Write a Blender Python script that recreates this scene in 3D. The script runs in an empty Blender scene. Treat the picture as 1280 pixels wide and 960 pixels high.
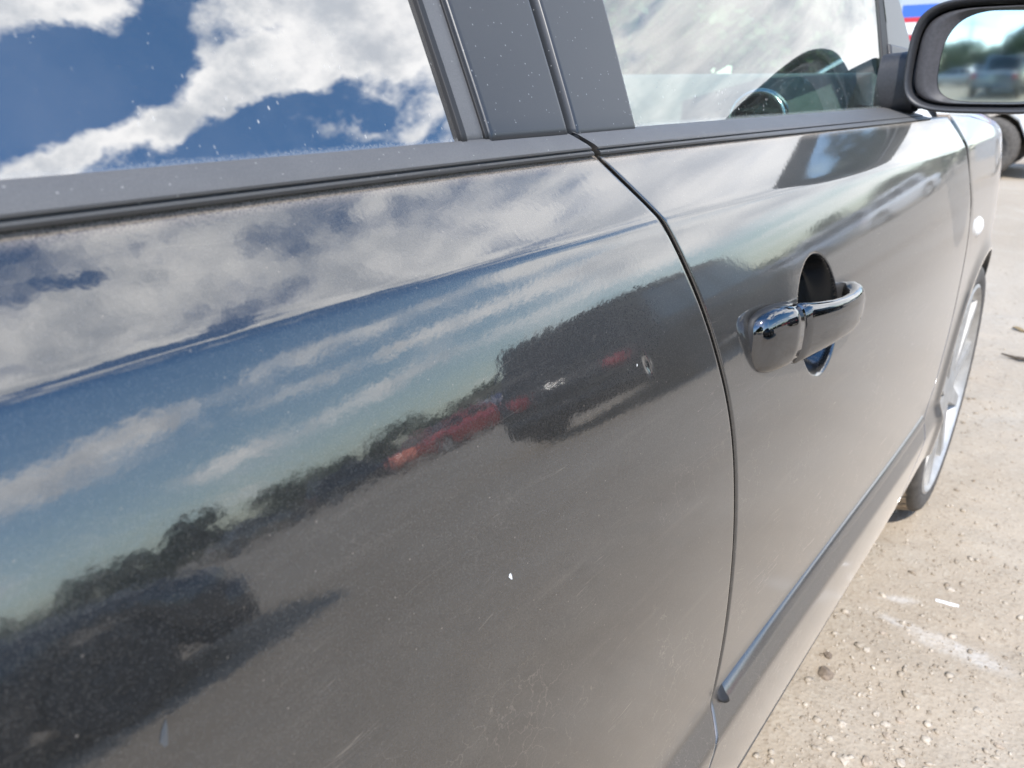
import bpy, math, random
import numpy as np
from mathutils import Vector, Matrix, noise as mnoise
R = math.radians
scene = bpy.context.scene
col = scene.collection
random.seed(7); rng = np.random.default_rng(7)

# ------------------------------------------------------------------ camera
PITCH = math.atan(375/961); YAW = math.atan((1420-640)/math.hypot(961, 375))
cam_d = bpy.data.cameras.new('camera'); cam = bpy.data.objects.new('camera', cam_d); col.objects.link(cam)
cam.location = (0, 0, 1.0)
cam.rotation_euler = (math.pi/2-PITCH, 0, YAW-math.pi/2)
cam_d.sensor_width = 36; cam_d.lens = 961/1280*36
cam_d.clip_start = 0.02; cam_d.clip_end = 3000
cam_d.dof.use_dof = True; cam_d.dof.focus_distance = 0.62; cam_d.dof.aperture_fstop = 10.0
scene.camera = cam
scene.view_settings.view_transform = 'Standard'; scene.view_settings.look = 'None'
scene.view_settings.gamma = 1.0; scene.view_settings.exposure = 0.68

# ------------------------------------------------------------------ node helper
class NT:
    def __init__(s, tree): s.t = tree; s.n = tree.nodes; s.l = tree.links
    def add(s, typ, **kw):
        n = s.n.new(typ)
        for k, v in kw.items(): setattr(n, k, v)
        return n
    def put(s, sock, v):
        if isinstance(v, bpy.types.NodeSocket): s.l.new(v, sock)
        elif v is not None:
            if isinstance(v, tuple) and len(v) == 3 and sock.type == 'RGBA': v = v+(1,)
            sock.default_value = v
    def math(s, op, a, b=None, c=None, clamp=False):
        n = s.add('ShaderNodeMath', operation=op, use_clamp=clamp)
        for i, v in enumerate((a, b, c)):
            if v is not None: s.put(n.inputs[i], v)
        return n.outputs[0]
    def vmath(s, op, a, b=None, scale=None):
        n = s.add('ShaderNodeVectorMath', operation=op)
        s.put(n.inputs[0], a)
        if b is not None: s.put(n.inputs[1], b)
        if scale is not None: s.put(n.inputs[3], scale)
        return n.outputs[0]
    def noise(s, vec, scale, detail=4, rough=0.55, dist=0.0, out=0):
        n = s.add('ShaderNodeTexNoise'); s.put(n.inputs['Vector'], vec)
        n.inputs['Scale'].default_value = scale; n.inputs['Detail'].default_value = detail
        n.inputs['Roughness'].default_value = rough; n.inputs['Distortion'].default_value = dist
        return n.outputs[out]
    def voro(s, vec, scale, feature='F1', out='Distance', rnd=1.0):
        n = s.add('ShaderNodeTexVoronoi', feature=feature); s.put(n.inputs['Vector'], vec)
        n.inputs['Scale'].default_value = scale; n.inputs['Randomness'].default_value = rnd
        return n.outputs[out]
    def map(s, vec, loc=(0,0,0), rot=(0,0,0), sc=(1,1,1), typ='POINT'):
        n = s.add('ShaderNodeMapping', vector_type=typ); s.put(n.inputs[0], vec)
        n.inputs[1].default_value = loc; n.inputs[2].default_value = rot; n.inputs[3].default_value = sc
        return n.outputs[0]
    def step(s, v, a, b, lo=0.0, hi=1.0):
        n = s.add('ShaderNodeMapRange', interpolation_type='SMOOTHSTEP'); s.put(n.inputs[0], v)
        for i, x in enumerate((a, b, lo, hi)): s.put(n.inputs[i+1], x)
        return n.outputs[0]
    def mix(s, f, a, b, blend='MIX'):
        n = s.add('ShaderNodeMix', data_type='RGBA', blend_type=blend)
        s.put(n.inputs[0], f); s.put(n.inputs[6], a); s.put(n.inputs[7], b)
        return n.outputs[2]
    def sep(s, v):
        n = s.add('ShaderNodeSeparateXYZ'); s.put(n.inputs[0], v); return n.outputs
    def comb(s, x, y, z):
        n = s.add('ShaderNodeCombineXYZ')
        for i, v in enumerate((x, y, z)): s.put(n.inputs[i], v)
        return n.outputs[0]
    def bump(s, h, strength, dist=0.001):
        n = s.add('ShaderNodeBump'); n.inputs['Strength'].default_value = strength
        n.inputs['Distance'].default_value = dist; s.put(n.inputs['Height'], h); return n.outputs[0]

# ------------------------------------------------------------------ sky and sun
SUN_DIR = Vector((-0.57, -0.37, 0.735)).normalized()
sun_el = math.asin(SUN_DIR.z)
world = bpy.data.worlds.new("World"); scene.world = world; world.use_nodes = True
W = NT(world.node_tree)
for n in list(W.n): W.n.remove(n)
def build_world():
    sky = W.add('ShaderNodeTexSky', sky_type='NISHITA')
    sky.sun_disc = False; sky.sun_elevation = sun_el
    sky.sun_rotation = math.atan2(SUN_DIR.x, SUN_DIR.y); sky.altitude = 500
    sky.air_density = 1.0; sky.dust_density = 0.6; sky.ozone_density = 1.0
    d = W.vmath('NORMALIZE', W.add('ShaderNodeTexCoord').outputs['Generated'])
    x, y, z = W.sep(d)
    az = W.math('MULTIPLY', W.math('ARCTAN2', W.math('MULTIPLY', y, -1.0), x), 57.2958)
    el = W.math('MULTIPLY', W.math('ARCSINE', z), 57.2958)
    wv = W.vmath('SUBTRACT', W.noise(d, 7.0, 5, 0.6, out=1), (0.5, 0.5, 0.5))
    wx, wy, wz = W.sep(wv)
    elw = W.step(el, 4.0, 30.0, 0.12, 1.0)      # puffs flatten towards the horizon
    a2 = W.math('ADD', az, W.math('MULTIPLY', wx, 9.0))
    e2 = W.math('ADD', el, W.math('MULTIPLY', W.math('MULTIPLY', wy, 8.0), elw))
    P = W.comb(a2, e2, 0.0)
    blobs = [  # azimuth, elevation, radii, tilt, weight
        (58, 50.5, 7, 2.6, 0, .8), (48.5, 48.8, 4, 1.9, 0, .7), (35.5, 42.6, 7.5, 2.8, 8, .75), (42.5, 45.6, 4, 1.8, 15, -.6), (29, 39.5, 5, 5, 0, .75),
        (52.6, 39.7, 3.0, 2.3, 0, .95), (59.6, 40.4, 3.6, 1.6, -8, .95), (46, 39.4, 4.2, 1.8, 10, .9), (40.2, 38.9, 5, 2.3, 14, .85), (34, 37.2, 6, 2.8, 14, .8), (28.5, 35.5, 4.5, 4, 15, .6),
        (55, 44.8, 9.5, 2.9, 6, -1.0), (46, 36.0, 10, 1.9, 10, -.8), (36, 31.5, 8, 2.2, 12, -.3), (40, 42.0, 6, .8, 12, -.35), (38, 33.2, 6, .7, 24, .55), (34, 30.6, 6, .6, 24, .5), (42, 35.4, 4, .5, 24, .35),
        (58, 57, 20, 5.0, 0, .72), (36, 53, 14, 6, 0, .40), (70, 50, 9, 8, 0, .75), (47, 55.5, 4, 1.6, 30, .5), (62, 50, 5, 1.6, 10, .5), (55, 52.5, 5, 1.2, 20, .4),
        (43, 58.6, 3.4, 1.2, 20, -.6), (60, 54.5, 6, 1.2, 15, -.1),
        (18, 30, 13, 15, 0, .55), (18, 15, 16, 10, 0, .75),
        (58, 11.6, 26, 1.1, 0, .30), (66, 12.4, 4, 1.5, 0, .5), (74, 11.0, 3.5, 1.3, 0, .5), (48, 12.2, 8, 1.3, 0, .30), (57, 9.3, 20, .5, 2, .22),
        (55, 6.4, 32, .8, 0, .30), (42, 8.4, 14, .6, 4, .32), (58, 20, 26, 6.0, 0, -.9), (62, 8.6, 14, .8, 0, -.3), (25, 6.0, 12, 3, 0, .35), (34, 12, 8, 4, 0, .3),
    ]
    acc = None
    for (a, e, ra, re, t, w) in blobs:
        g = W.add('ShaderNodeTexGradient', gradient_type='SPHERICAL')
        W.put(g.inputs[0], W.map(P, (a, e, 0), (0, 0, R(t)), (ra*1.5, re*1.5, 1), 'TEXTURE'))
        v = W.math('MULTIPLY', g.outputs[1], w)
        acc = v if acc is None else W.math('ADD', acc, v)
    inv = W.math('DIVIDE', 1.0, W.math('ADD', W.math('MAXIMUM', z, 0.0), 0.09))
    pl = W.comb(W.math('MULTIPLY', x, inv), W.math('MULTIPLY', y, inv), 0.0)
    gen = W.noise(W.map(pl, (3.1, 1.7, 0)), 0.9, 7, 0.6)
    fine = W.noise(d, 16.0, 8, 0.62)
    # the sky goes on as the same broken cloud all round; in the south-east it is shaped by the masses above
    f = W.math('ADD', acc, W.math('MULTIPLY', W.math('SUBTRACT', gen, 0.50), 1.5))
    f = W.math('ADD', f, W.math('MULTIPLY', W.math('SUBTRACT', fine, 0.5), W.step(el, 3.0, 25.0, 0.45, 1.75)))
    mask = W.step(f, 0.0, 0.58)
    rel = W.noise(W.vmath('ADD', d, (0.02, 0.05, -0.05)), 11.0, 8, 0.62)
    deep = W.step(W.math('ADD', W.math('MULTIPLY', W.math('SUBTRACT', rel, 0.5), 3.0), W.math('MULTIPLY', W.math('MINIMUM', f, 0.9), 0.55)), -0.10, 0.85)
    cloud = W.mix(deep, (1.0, 0.99, 0.98), (0.52, 0.55, 0.60))
    cloud = W.vmath('SCALE', cloud, scale=CLOUD)
    hs = W.add('ShaderNodeHueSaturation'); hs.inputs['Saturation'].default_value = 1.42; hs.inputs['Value'].default_value = 1.6
    W.put(hs.inputs['Color'], sky.outputs[0])
    hs.inputs['Saturation'].default_value = 1.0
    W.put(hs.inputs['Saturation'], W.step(el, 3.0, 30.0, 1.15, 1.40))
    clear = W.mix(W.step(el, 5.0, -1.0, 0.10, 0.5), hs.outputs[0], W.vmath('SCALE', (0.62, 0.78, 0.92), scale=5.2))
    out = W.mix(W.math('MULTIPLY', mask, W.step(el, -1, 6, 0.45, 0.97)), clear, cloud)
    bg = W.add('ShaderNodeBackground'); W.put(bg.inputs[0], out); bg.inputs[1].default_value = 0.14
    o = W.add('ShaderNodeOutputWorld'); W.l.new(bg.outputs[0], o.inputs[0])
CLOUD = 15.0
build_world()
sun_d = bpy.data.lights.new('sun', 'SUN'); sun_d.energy = 3.4; sun_d.angle = R(0.6); sun_d.color = (1.0, 0.955, 0.89)
sun = bpy.data.objects.new('sun', sun_d); col.objects.link(sun)
sun.rotation_euler = SUN_DIR.to_track_quat('Z', 'Y').to_euler()

# ------------------------------------------------------------------ materials
def material(name):
    m = bpy.data.materials.new(name); m.use_nodes = True
    t = NT(m.node_tree); b = t.n['Principled BSDF']
    return m, t, b
def simple(name, colr, rough=0.5, metal=0.0, coat=0.0, nscale=0, namp=0.25, bump=0, coat_ior=1.5, spec=0.5):
    m, t, b = material(name)
    b.inputs['Roughness'].default_value = rough; b.inputs['Metallic'].default_value = metal
    b.inputs['Coat Weight'].default_value = coat; b.inputs['Coat Roughness'].default_value = 0.03; b.inputs['Coat IOR'].default_value = coat_ior
    b.inputs['Specular IOR Level'].default_value = spec
    if nscale:
        co = t.add('ShaderNodeTexCoord').outputs['Object']
        n = t.noise(co, nscale, 5, 0.6)
        c2 = tuple(c*(1-namp) for c in colr); c3 = tuple(min(1, c*(1+namp)) for c in colr)
        t.put(b.inputs['Base Color'], t.mix(t.step(n, .3, .7), c2, c3))
        if bump: t.put(b.inputs['Normal'], t.bump(n, bump, 0.002))
    else: t.put(b.inputs['Base Color'], colr)
    return m

def car_paint():
    m, t, b = material('dusty_metallic_paint')
    co = t.add('ShaderNodeTexCoord').outputs['Object']
    x, y, z = t.sep(co)
    flat = t.comb(x, z, y)
    grain = t.noise(co, 900, 2, 0.7)
    spk = t.step(t.voro(co, 420), 0.20, 0.05)                     # settled specks
    spk2 = t.step(t.voro(co, 95), 0.075, 0.02)                    # a few larger ones
    patch = t.noise(co, 9, 5, 0.6)
    film = t.noise(t.map(flat, (0, 0, 0), (0, 0, R(38)), (6, 60, 6)), 1.0, 5, 0.65)   # faint wiping marks
    # fine scratches: three crossing sets of thin, broken lines
    scr = None
    for k, (ang, sc, th, dn) in enumerate(((52, (3.2, 330, 3), .535, .58), (-35, (4, 260, 3), .545, .60), (80, (3, 300, 3), .54, .60), (15, (3.5, 380, 3), .55, .62))):
        wv = t.vmath('ADD', flat, t.vmath('SCALE', t.noise(flat, 5+k, 2, 0.5, out=1), scale=0.05))
        v = t.noise(t.map(wv, (k*3.3, k*1.7, 0), (0, 0, R(ang)), sc), 1.0, 0, 0.5)
        line = t.step(t.math('ABSOLUTE', t.math('SUBTRACT', v, 0.5)), 0.007, 0.0015)
        on = t.step(t.noise(t.map(flat, (k*5.1, 2.2*k, 0)), 13, 4, 0.6), dn, dn+.05)
        s1 = t.math('MULTIPLY', line, on)
        scr = s1 if scr is None else t.math('MAXIMUM', scr, s1)
    web = t.vmath('ADD', co, t.vmath('SCALE', t.noise(co, 60, 3, 0.6, out=1), scale=0.022))
    wl = t.add('ShaderNodeTexVoronoi', feature='DISTANCE_TO_EDGE'); t.put(wl.inputs['Vector'], web); wl.inputs['Scale'].default_value = 46
    wb = t.math('MULTIPLY', t.step(wl.outputs['Distance'], 0.014, 0.004), t.step(t.noise(t.map(co, (4.4, 1.2, 7.7)), 9, 4, 0.65), .47, .60))
    scr = t.math('MAXIMUM', scr, t.math('MULTIPLY', wb, 0.7))
    low = t.step(z, 0.86, 0.45, 0.25, 1.0)                         # the lower door is the more scuffed
    scr = t.math('MULTIPLY', t.math('MULTIPLY', scr, low), 0.42)
    dust = t.math('MULTIPLY', t.step(grain, 0.40, 0.72, 0.0, 1.0), t.step(patch, 0.30, 0.70, 0.02, 0.07))
    dust = t.math('ADD', dust, t.math('MULTIPLY', spk, 0.11))
    dust = t.math('ADD', dust, t.math('MULTIPLY', spk2, 0.34))
    dust = t.math('ADD', dust, t.math('MULTIPLY', t.step(film, 0.52, 0.85), 0.09))
    seam = t.math('MULTIPLY', t.step(z, 0.938, 0.949), t.step(grain, 0.35, 0.6, 0.25, 0.9))
    dust = t.math('MAXIMUM', dust, seam)
    shelf = t.math('MULTIPLY', t.math('MULTIPLY', t.step(z, 0.368, 0.376), t.step(z, 0.412, 0.40)), 0.12)
    dust = t.math('ADD', dust, shelf)
    dust = t.math('ADD', dust, t.step(z, 0.62, 0.20, 0.0, 0.05))
    dust = t.math('MINIMUM', t.math('MAXIMUM', dust, scr), 0.9)
    b.inputs['Sheen Weight'].default_value = SHEEN; b.inputs['Sheen Roughness'].default_value = 0.32; b.inputs['Sheen Tint'].default_value = (1.0, 0.90, 0.78, 1)
    flake = t.voro(co, 1500, out='Color')
    fl = t.sep(flake)[0]
    base = t.mix(t.step(fl, 0.55, 1.0), (0.009, 0.009, 0.009), (0.030, 0.030, 0.030))
    base = t.mix(dust, base, (0.46, 0.39, 0.32))
    t.put(b.inputs['Base Color'], base)
    t.put(b.inputs['Metallic'], t.math('SUBTRACT', 0.55, t.math('MULTIPLY', dust, 0.55)))
    b.inputs['Roughness'].default_value = 0.42
    t.put(b.inputs['Coat Weight'], t.math('SUBTRACT', 1.0, t.math('MULTIPLY', dust, 0.9)))
    b.inputs['Coat IOR'].default_value = PAINT_IOR; 
    t.put(b.inputs['Coat Roughness'], t.math('ADD', t.step(patch, .3, .7, 0.034, 0.065), t.step(z, .76, .50, 0.0, 0.09)))
    orange = t.noise(co, 160, 2, 0.5)
    t.put(b.inputs['Coat Normal'], t.bump(orange, 0.05, 0.0006))
    return m
PAINT_IOR = 2.1; SHEEN = 0.36

def gloss_paint(name, c):
    return simple(name, c, 0.4, 0.5, 1.0, coat_ior=1.9)

def ground_mat():
    m, t, b = material('packed_sandy_dirt')
    co = t.add('ShaderNodeTexCoord').outputs['Object']
    big = t.noise(co, 0.35, 4, 0.6); mid = t.noise(co, 3.0, 6, 0.62); fin = t.noise(co, 60, 5, 0.65); grit = t.voro(co, 130)
    c = t.mix(t.step(big, .35, .65), (0.375, 0.310, 0.235), (0.435, 0.370, 0.290))
    c = t.mix(t.math('MULTIPLY', t.step(mid, .48, .70), .5), c, (0.46, 0.405, 0.330))
    c = t.mix(t.math('MULTIPLY', t.step(fin, .52, .75), .55), c, (0.205, 0.160, 0.115))
    cellc = t.sep(t.voro(co, 130, out='Color'))[0]
    c = t.mix(t.math('MULTIPLY', t.step(cellc, .80, .95), .22), c, (0.52, 0.47, 0.38))
    # a pale chalky smear dragged across the dirt, with a hook at its far end
    wob = t.vmath('ADD', co, t.vmath('SCALE', t.vmath('SUBTRACT', t.noise(co, 9, 4, .6, out=1), (0.5, 0.5, 0.5)), scale=0.06))
    smear = None
    for (cx, cy, lx, ly, a, w) in ((1.475, .128, .085, .014, -100, .55), (1.455, .035, .085, .026, -92, .85), (1.565, .155, .050, .013, -62, .5), (1.455, .005, .04, .03, -95, .8)):
        g = t.add('ShaderNodeTexGradient', gradient_type='QUADRATIC_SPHERE')
        t.put(g.inputs[0], t.map(wob, (cx, cy, 0), (0, 0, R(a)), (lx*1.5, ly*1.7, 1), 'TEXTURE'))
        v = t.math('MULTIPLY', g.outputs[1], w*1.5)
        smear = v if smear is None else t.math('MAXIMUM', smear, v)
    c = t.mix(t.math('MULTIPLY', t.math('MINIMUM', smear, 0.42), t.step(fin, .25, .7, .15, 1)), c, (0.74, 0.72, 0.68))
    t.put(b.inputs['Base Color'], c); b.inputs['Roughness'].default_value = 0.95; b.inputs['Specular IOR Level'].default_value = 0.15
    h = t.math('ADD', t.math('MULTIPLY', fin, 0.7), t.math('ADD', mid, t.math('MULTIPLY', grit, 0.5)))
    t.put(b.inputs['Normal'], t.bump(h, 0.5, 0.005))
    return m

def stone_mat():
    m, t, b = material('pale_stone')
    oi = t.add('ShaderNodeNewGeometry').outputs['Random Per Island']
    co = t.add('ShaderNodeTexCoord').outputs['Object']
    c = t.mix(oi, (0.29, 0.235, 0.175), (0.54, 0.47, 0.38)); n = t.noise(co, 150, 3, .6)
    c = t.mix(t.step(n, .4, .7, 0, .35), c, (0.2, 0.17, 0.14))
    t.put(b.inputs['Base Color'], c); b.inputs['Roughness'].default_value = 0.9; b.inputs['Specular IOR Level'].default_value = 0.2
    return m

def glass_mat(name, tint, ior, dust_amt, spots=True):
    m = bpy.data.materials.new(name); m.use_nodes = True; t = NT(m.node_tree)
    for n in list(t.n): t.n.remove(n)
    co = t.add('ShaderNodeTexCoord').outputs['Object']; z = t.sep(co)[2]
    fr = t.add('ShaderNodeFresnel'); fr.inputs[0].default_value = ior
    tr = t.add('ShaderNodeBsdfTransparent'); tr.inputs[0].default_value = tint+(1,)
    gl = t.add('ShaderNodeBsdfGlossy'); gl.inputs['Roughness'].default_value = 0.0; gl.inputs[0].default_value = (1, 1, 1, 1)
    mx = t.add('ShaderNodeMixShader'); t.put(mx.inputs[0], t.math('MULTIPLY', fr.outputs[0], t.math('SUBTRACT', 1.0, t.add('ShaderNodeNewGeometry').outputs['Backfacing']))); t.l.new(tr.outputs[0], mx.inputs[1]); t.l.new(gl.outputs[0], mx.inputs[2])
    df = t.add('ShaderNodeBsdfDiffuse'); df.inputs[0].default_value = (0.50, 0.49, 0.47, 1)
    grain = t.noise(co, 500, 3, 0.7); patch = t.noise(co, 14, 4, .6)
    d = t.math('MULTIPLY', t.step(patch, .3, .75, .35, 1.0), dust_amt)
    d = t.math('ADD', d, t.math('MULTIPLY', t.step(grain, .62, .75), 0.10))
    if spots:
        near = t.step(z, 1.045, 0.968, 0.02, 1.0)
        clump = t.step(t.noise(co, 22, 3, .6), .42, .62)
        sp = t.math('MULTIPLY', t.step(t.voro(co, 230), 0.16, 0.09), t.math('MULTIPLY', t.step(t.noise(co, 60, 2, .5), .55, .6), .8))
        dr = t.step(t.voro(t.map(co, (0, 0, 0), (0, 0, 0), (1, 1, .32)), 190), 0.17, 0.08)
        dr = t.math('MULTIPLY', t.math('MULTIPLY', dr, t.math('MULTIPLY', near, clump)), 0.85)
        edge = t.math('MULTIPLY', t.step(t.math('ADD', z, t.math('MULTIPLY', grain, -.008)), 0.9655, 0.9605), 0.28)
        d = t.math('MAXIMUM', t.math('MAXIMUM', t.math('ADD', d, t.math('MULTIPLY', sp, 0.25)), dr), edge)
    m2 = t.add('ShaderNodeMixShader'); t.put(m2.inputs[0], d); t.l.new(mx.outputs[0], m2.inputs[1]); t.l.new(df.outputs[0], m2.inputs[2])
    o = t.add('ShaderNodeOutputMaterial'); t.l.new(m2.outputs[0], o.inputs[0])
    return m

def trim_mat(name, c, dustc, amt, rough=.6, zdust=False):
    m, t, b = material(name)
    co = t.add('ShaderNodeTexCoord').outputs['Object']
    g = t.noise(co, 1100, 2, .6); p = t.noise(co, 25, 4, .6)
    d = t.math('MULTIPLY', t.step(g, .3, .7, .70, 1.0), t.step(p, .25, .75, amt*.8, amt))
    sp = t.math('MULTIPLY', t.step(t.voro(co, 160), .12, .06), .5)
    t.put(b.inputs['Base Color'], t.mix(t.math('MAXIMUM', d, sp), c, dustc)); b.inputs['Roughness'].default_value = rough
    t.put(b.inputs['Normal'], t.bump(g, .06, .0004))
    return m

def leaf_mat(name, a, b_):
    m, t, b = material(name)
    oi = t.add('ShaderNodeNewGeometry').outputs['Random Per Island']
    t.put(b.inputs['Base Color'], t.mix(oi, a, b_)); b.inputs['Roughness'].default_value = 0.6
    return m

M = {}
M['paint'] = car_paint()
M['handle'] = simple('clean_dark_paint', (0.15, 0.152, 0.158), 0.04, 1.0, 0.0)
M['cup_shade'] = simple('handle_recess_shade', (0.006, 0.007, 0.008), 0.25, 0.0, 0.0, spec=0.35)  # same paint as the door; shade behind the grip is put into the colour
M['ground'] = ground_mat(); M['stone'] = stone_mat()
M['glass_dark'] = glass_mat('privacy_glass', (0.06, 0.065, 0.07), 3.3, 0.085)
M['glass'] = glass_mat('green_tinted_glass', (0.80, 0.90, 0.87), 2.4, 0.03)
M['shield'] = glass_mat('windscreen_glass', (0.85, 0.93, 0.90), 1.5, 0.05, False)
M['carglass'] = simple('dark_window_glass', (0.012, 0.014, 0.016), 0.05, 0, 0.0)
M['trim'] = trim_mat('dusty_black_trim', (0.05, 0.05, 0.052), (0.46, 0.445, 0.42), 0.17, .55)
M['channel'] = trim_mat('dusty_window_channel', (0.05, 0.05, 0.052), (0.36, 0.355, 0.35), 0.22, .5)
M['applique'] = trim_mat('satin_grey_pillar_film', (0.015, 0.018, 0.023), (0.34, 0.35, 0.36), 0.035, .36)
M['sill'] = trim_mat('dusty_sill_plastic', (0.045, 0.048, 0.054), (0.34, 0.32, 0.29), 0.16, .5)
M['rubber'] = simple('black_rubber', (0.012, 0.012, 0.013), 0.6)
M['gap'] = simple('dark_jamb', (0.004, 0.004, 0.004), 0.9)
M['plastic'] = simple('mirror_plastic', (0.035, 0.036, 0.040), 0.45, nscale=300, namp=.15)
M['plastic_in'] = simple('mirror_inner_plastic', (0.05, 0.048, 0.052), 0.55, nscale=200, namp=.15)
M['mirror'] = simple('mirror_silvering', (0.60, 0.70, 0.68), 0.065, 1.0)
M['interior'] = simple('grey_interior', (0.13, 0.15, 0.145), 0.8, nscale=60, namp=.1)
M['interior_dark'] = simple('dark_interior', (0.03, 0.032, 0.033), 0.8)
M['chrome'] = simple('satin_chrome', (0.7, 0.72, 0.72), 0.2, 1.0)
M['tyre'] = simple('tyre_rubber', (0.085, 0.076, 0.066), 0.85, nscale=40, namp=.3)
M['tyre_dusty'] = simple('dusty_tread_rubber', (0.36, 0.285, 0.205), 0.95, nscale=70, namp=.35)
M['rim'] = simple('alloy_rim', (0.46, 0.45, 0.43), 0.5, 0.6, nscale=30, namp=.12)
M['lens'] = simple('clear_lens', (0.85, 0.85, 0.83), 0.15, 0, 1.0)
M['red_lens'] = simple('red_lens', (0.36, 0.015, 0.025), 0.3, 0, .4)
M['chip'] = simple('bare_chip', (0.78, 0.77, 0.74), 0.8)
M['bark'] = simple('bark', (0.09, 0.07, 0.05), 0.9, nscale=14, namp=.4, bump=.5)
M['leaf'] = leaf_mat('broad_leaf', (0.030, 0.055, 0.018), (0.085, 0.12, 0.040))
M['needle'] = leaf_mat('spruce_needle', (0.022, 0.045, 0.025), (0.06, 0.085, 0.045))
M['wood'] = simple('grey_pole_wood', (0.22, 0.18, 0.14), 0.9, nscale=10, namp=.3)

# ------------------------------------------------------------------ object helpers
def link(name, verts, faces, mats, parent=None, smooth=True, fm=None):
    me = bpy.data.meshes.new(name); me.from_pydata([tuple(v) for v in verts], [], faces)
    for m in (mats if isinstance(mats, (list, tuple)) else [mats]): me.materials.append(m)
    if smooth: me.polygons.foreach_set('use_smooth', [True]*len(me.polygons))
    if fm is not None: me.polygons.foreach_set('material_index', fm)
    me.update()
    o = bpy.data.objects.new(name, me); col.objects.link(o)
    if parent: o.parent = parent
    return o
def tag(o, label=None, cat=None, group=None, kind=None):
    if label: o['label'] = label
    if cat: o['category'] = cat
    if group: o['group'] = group
    if kind: o['kind'] = kind
    return o
def empty(name, loc, rz=0):
    o = bpy.data.objects.new(name, None); col.objects.link(o); o.location = loc; o.rotation_euler = (0, 0, rz); return o
class MB:
    def __init__(s): s.v = []; s.f = []; s.m = []
    def add(s, v, f, m=0):
        b = len(s.v); s.v += [tuple(p) for p in v]; s.f += [tuple(i+b for i in q) for q in f]; s.m += [m]*len(f)
    def grid(s, P, flip=False, m=0, close=False):           # P: (n,k,3) array
        n, k = P.shape[:2]; F = []
        for i in range(n-1):
            for j in range(k if close else k-1):
                j2 = (j+1) % k
                q = (i*k+j, i*k+j2, (i+1)*k+j2, (i+1)*k+j)
                F.append(q[::-1] if flip else q)
        s.add(P.reshape(-1, 3), F, m)
    def box(s, a, b, bev=0.0, m=0):
        (x0, y0, z0), (x1, y1, z1) = a, b
        e = bev
        if e <= 0:
            v = [(x, y, z) for z in (z0, z1) for x, y in ((x0, y0), (x1, y0), (x1, y1), (x0, y1))]
            s.add(v, [(3, 2, 1, 0), (4, 5, 6, 7), (0, 1, 5, 4), (1, 2, 6, 5), (2, 3, 7, 6), (3, 0, 4, 7)], m)
        else:
            v = []
            for z, k in ((z0, e), (z0+e, 0), (z1-e, 0), (z1, e)):
                for x, y in ((x0+e, y0), (x1-e, y0), (x1, y0+e), (x1, y1-e), (x1-e, y1), (x0+e, y1), (x0, y1-e), (x0, y0+e)):
                    cx = min(max(x, x0+k), x1-k); cy = min(max(y, y0+k), y1-k); v.append((cx, cy, z))
            f = [tuple(range(7, -1, -1)), tuple(range(24, 32))]
            for i in range(3):
                for j in range(8): f.append((i*8+j, i*8+(j+1) % 8, i*8+8+(j+1) % 8, i*8+8+j))
            s.add(v, f, m)
    def tube(s, pts, rad, n=8, m=0, cap=True):
        pts = [Vector(p) for p in pts]; rad = rad if isinstance(rad, (list, tuple)) else [rad]*len(pts)
        v = []; up = Vector((0.13, 0.29, 1)).normalized()
        for i, p in enumerate(pts):
            d = (pts[min(i+1, len(pts)-1)]-pts[max(i-1, 0)]).normalized()
            a = d.cross(up); a = a.normalized() if a.length > 1e-4 else Vector((1, 0, 0)); b = d.cross(a)
            for k in range(n):
                t = 2*math.pi*k/n; v.append(p+(a*math.cos(t)+b*math.sin(t))*rad[i])
        f = [(i*n+k, i*n+(k+1) % n, (i+1)*n+(k+1) % n, (i+1)*n+k) for i in range(len(pts)-1) for k in range(n)]
        if cap: f += [tuple(range(n-1, -1, -1)), tuple(range((len(pts)-1)*n, len(pts)*n))]
        s.add(v, f, m)
    def lathe(s, prof, center, axis='y', n=48, m=0, closed=False):   # prof: (radius, along)
        cx, cy, cz = center; P = np.zeros((len(prof), n, 3))
        for i, (r_, a) in enumerate(prof):
            for k in range(n):
                t = 2*math.pi*k/n
                P[i, k] = (cx+r_*math.cos(t), cy+a, cz+r_*math.sin(t)) if axis == 'y' else (cx+r_*math.cos(t), cy+r_*math.sin(t), cz+a) if axis == 'z' else (cx+a, cy+r_*math.cos(t), cz+r_*math.sin(t))
        s.grid(P, m=m, close=True)
    def prism(s, poly, fn, d0, d1, m=0):      # closed polygon of 2D points, fn(u,v,depth)->xyz
        n = len(poly)
        v = [fn(u, w, d0) for u, w in poly]+[fn(u, w, d1) for u, w in poly]
        f = [tuple(range(n)), tuple(range(2*n-1, n-1, -1))]+[(i, n+i, n+(i+1) % n, (i+1) % n) for i in range(n)]
        s.add(v, f, m)
    def build(s, name, mats, parent=None, smooth=True, off=(0, 0, 0)):
        v = [(p[0]-off[0], p[1]-off[1], p[2]-off[2]) for p in s.v]
        return link(name, v, s.f, mats, parent, smooth, s.m)
def sharp(o, deg=35):
    me = o.data; me.set_sharp_from_angle(angle=R(deg)); return o

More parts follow.
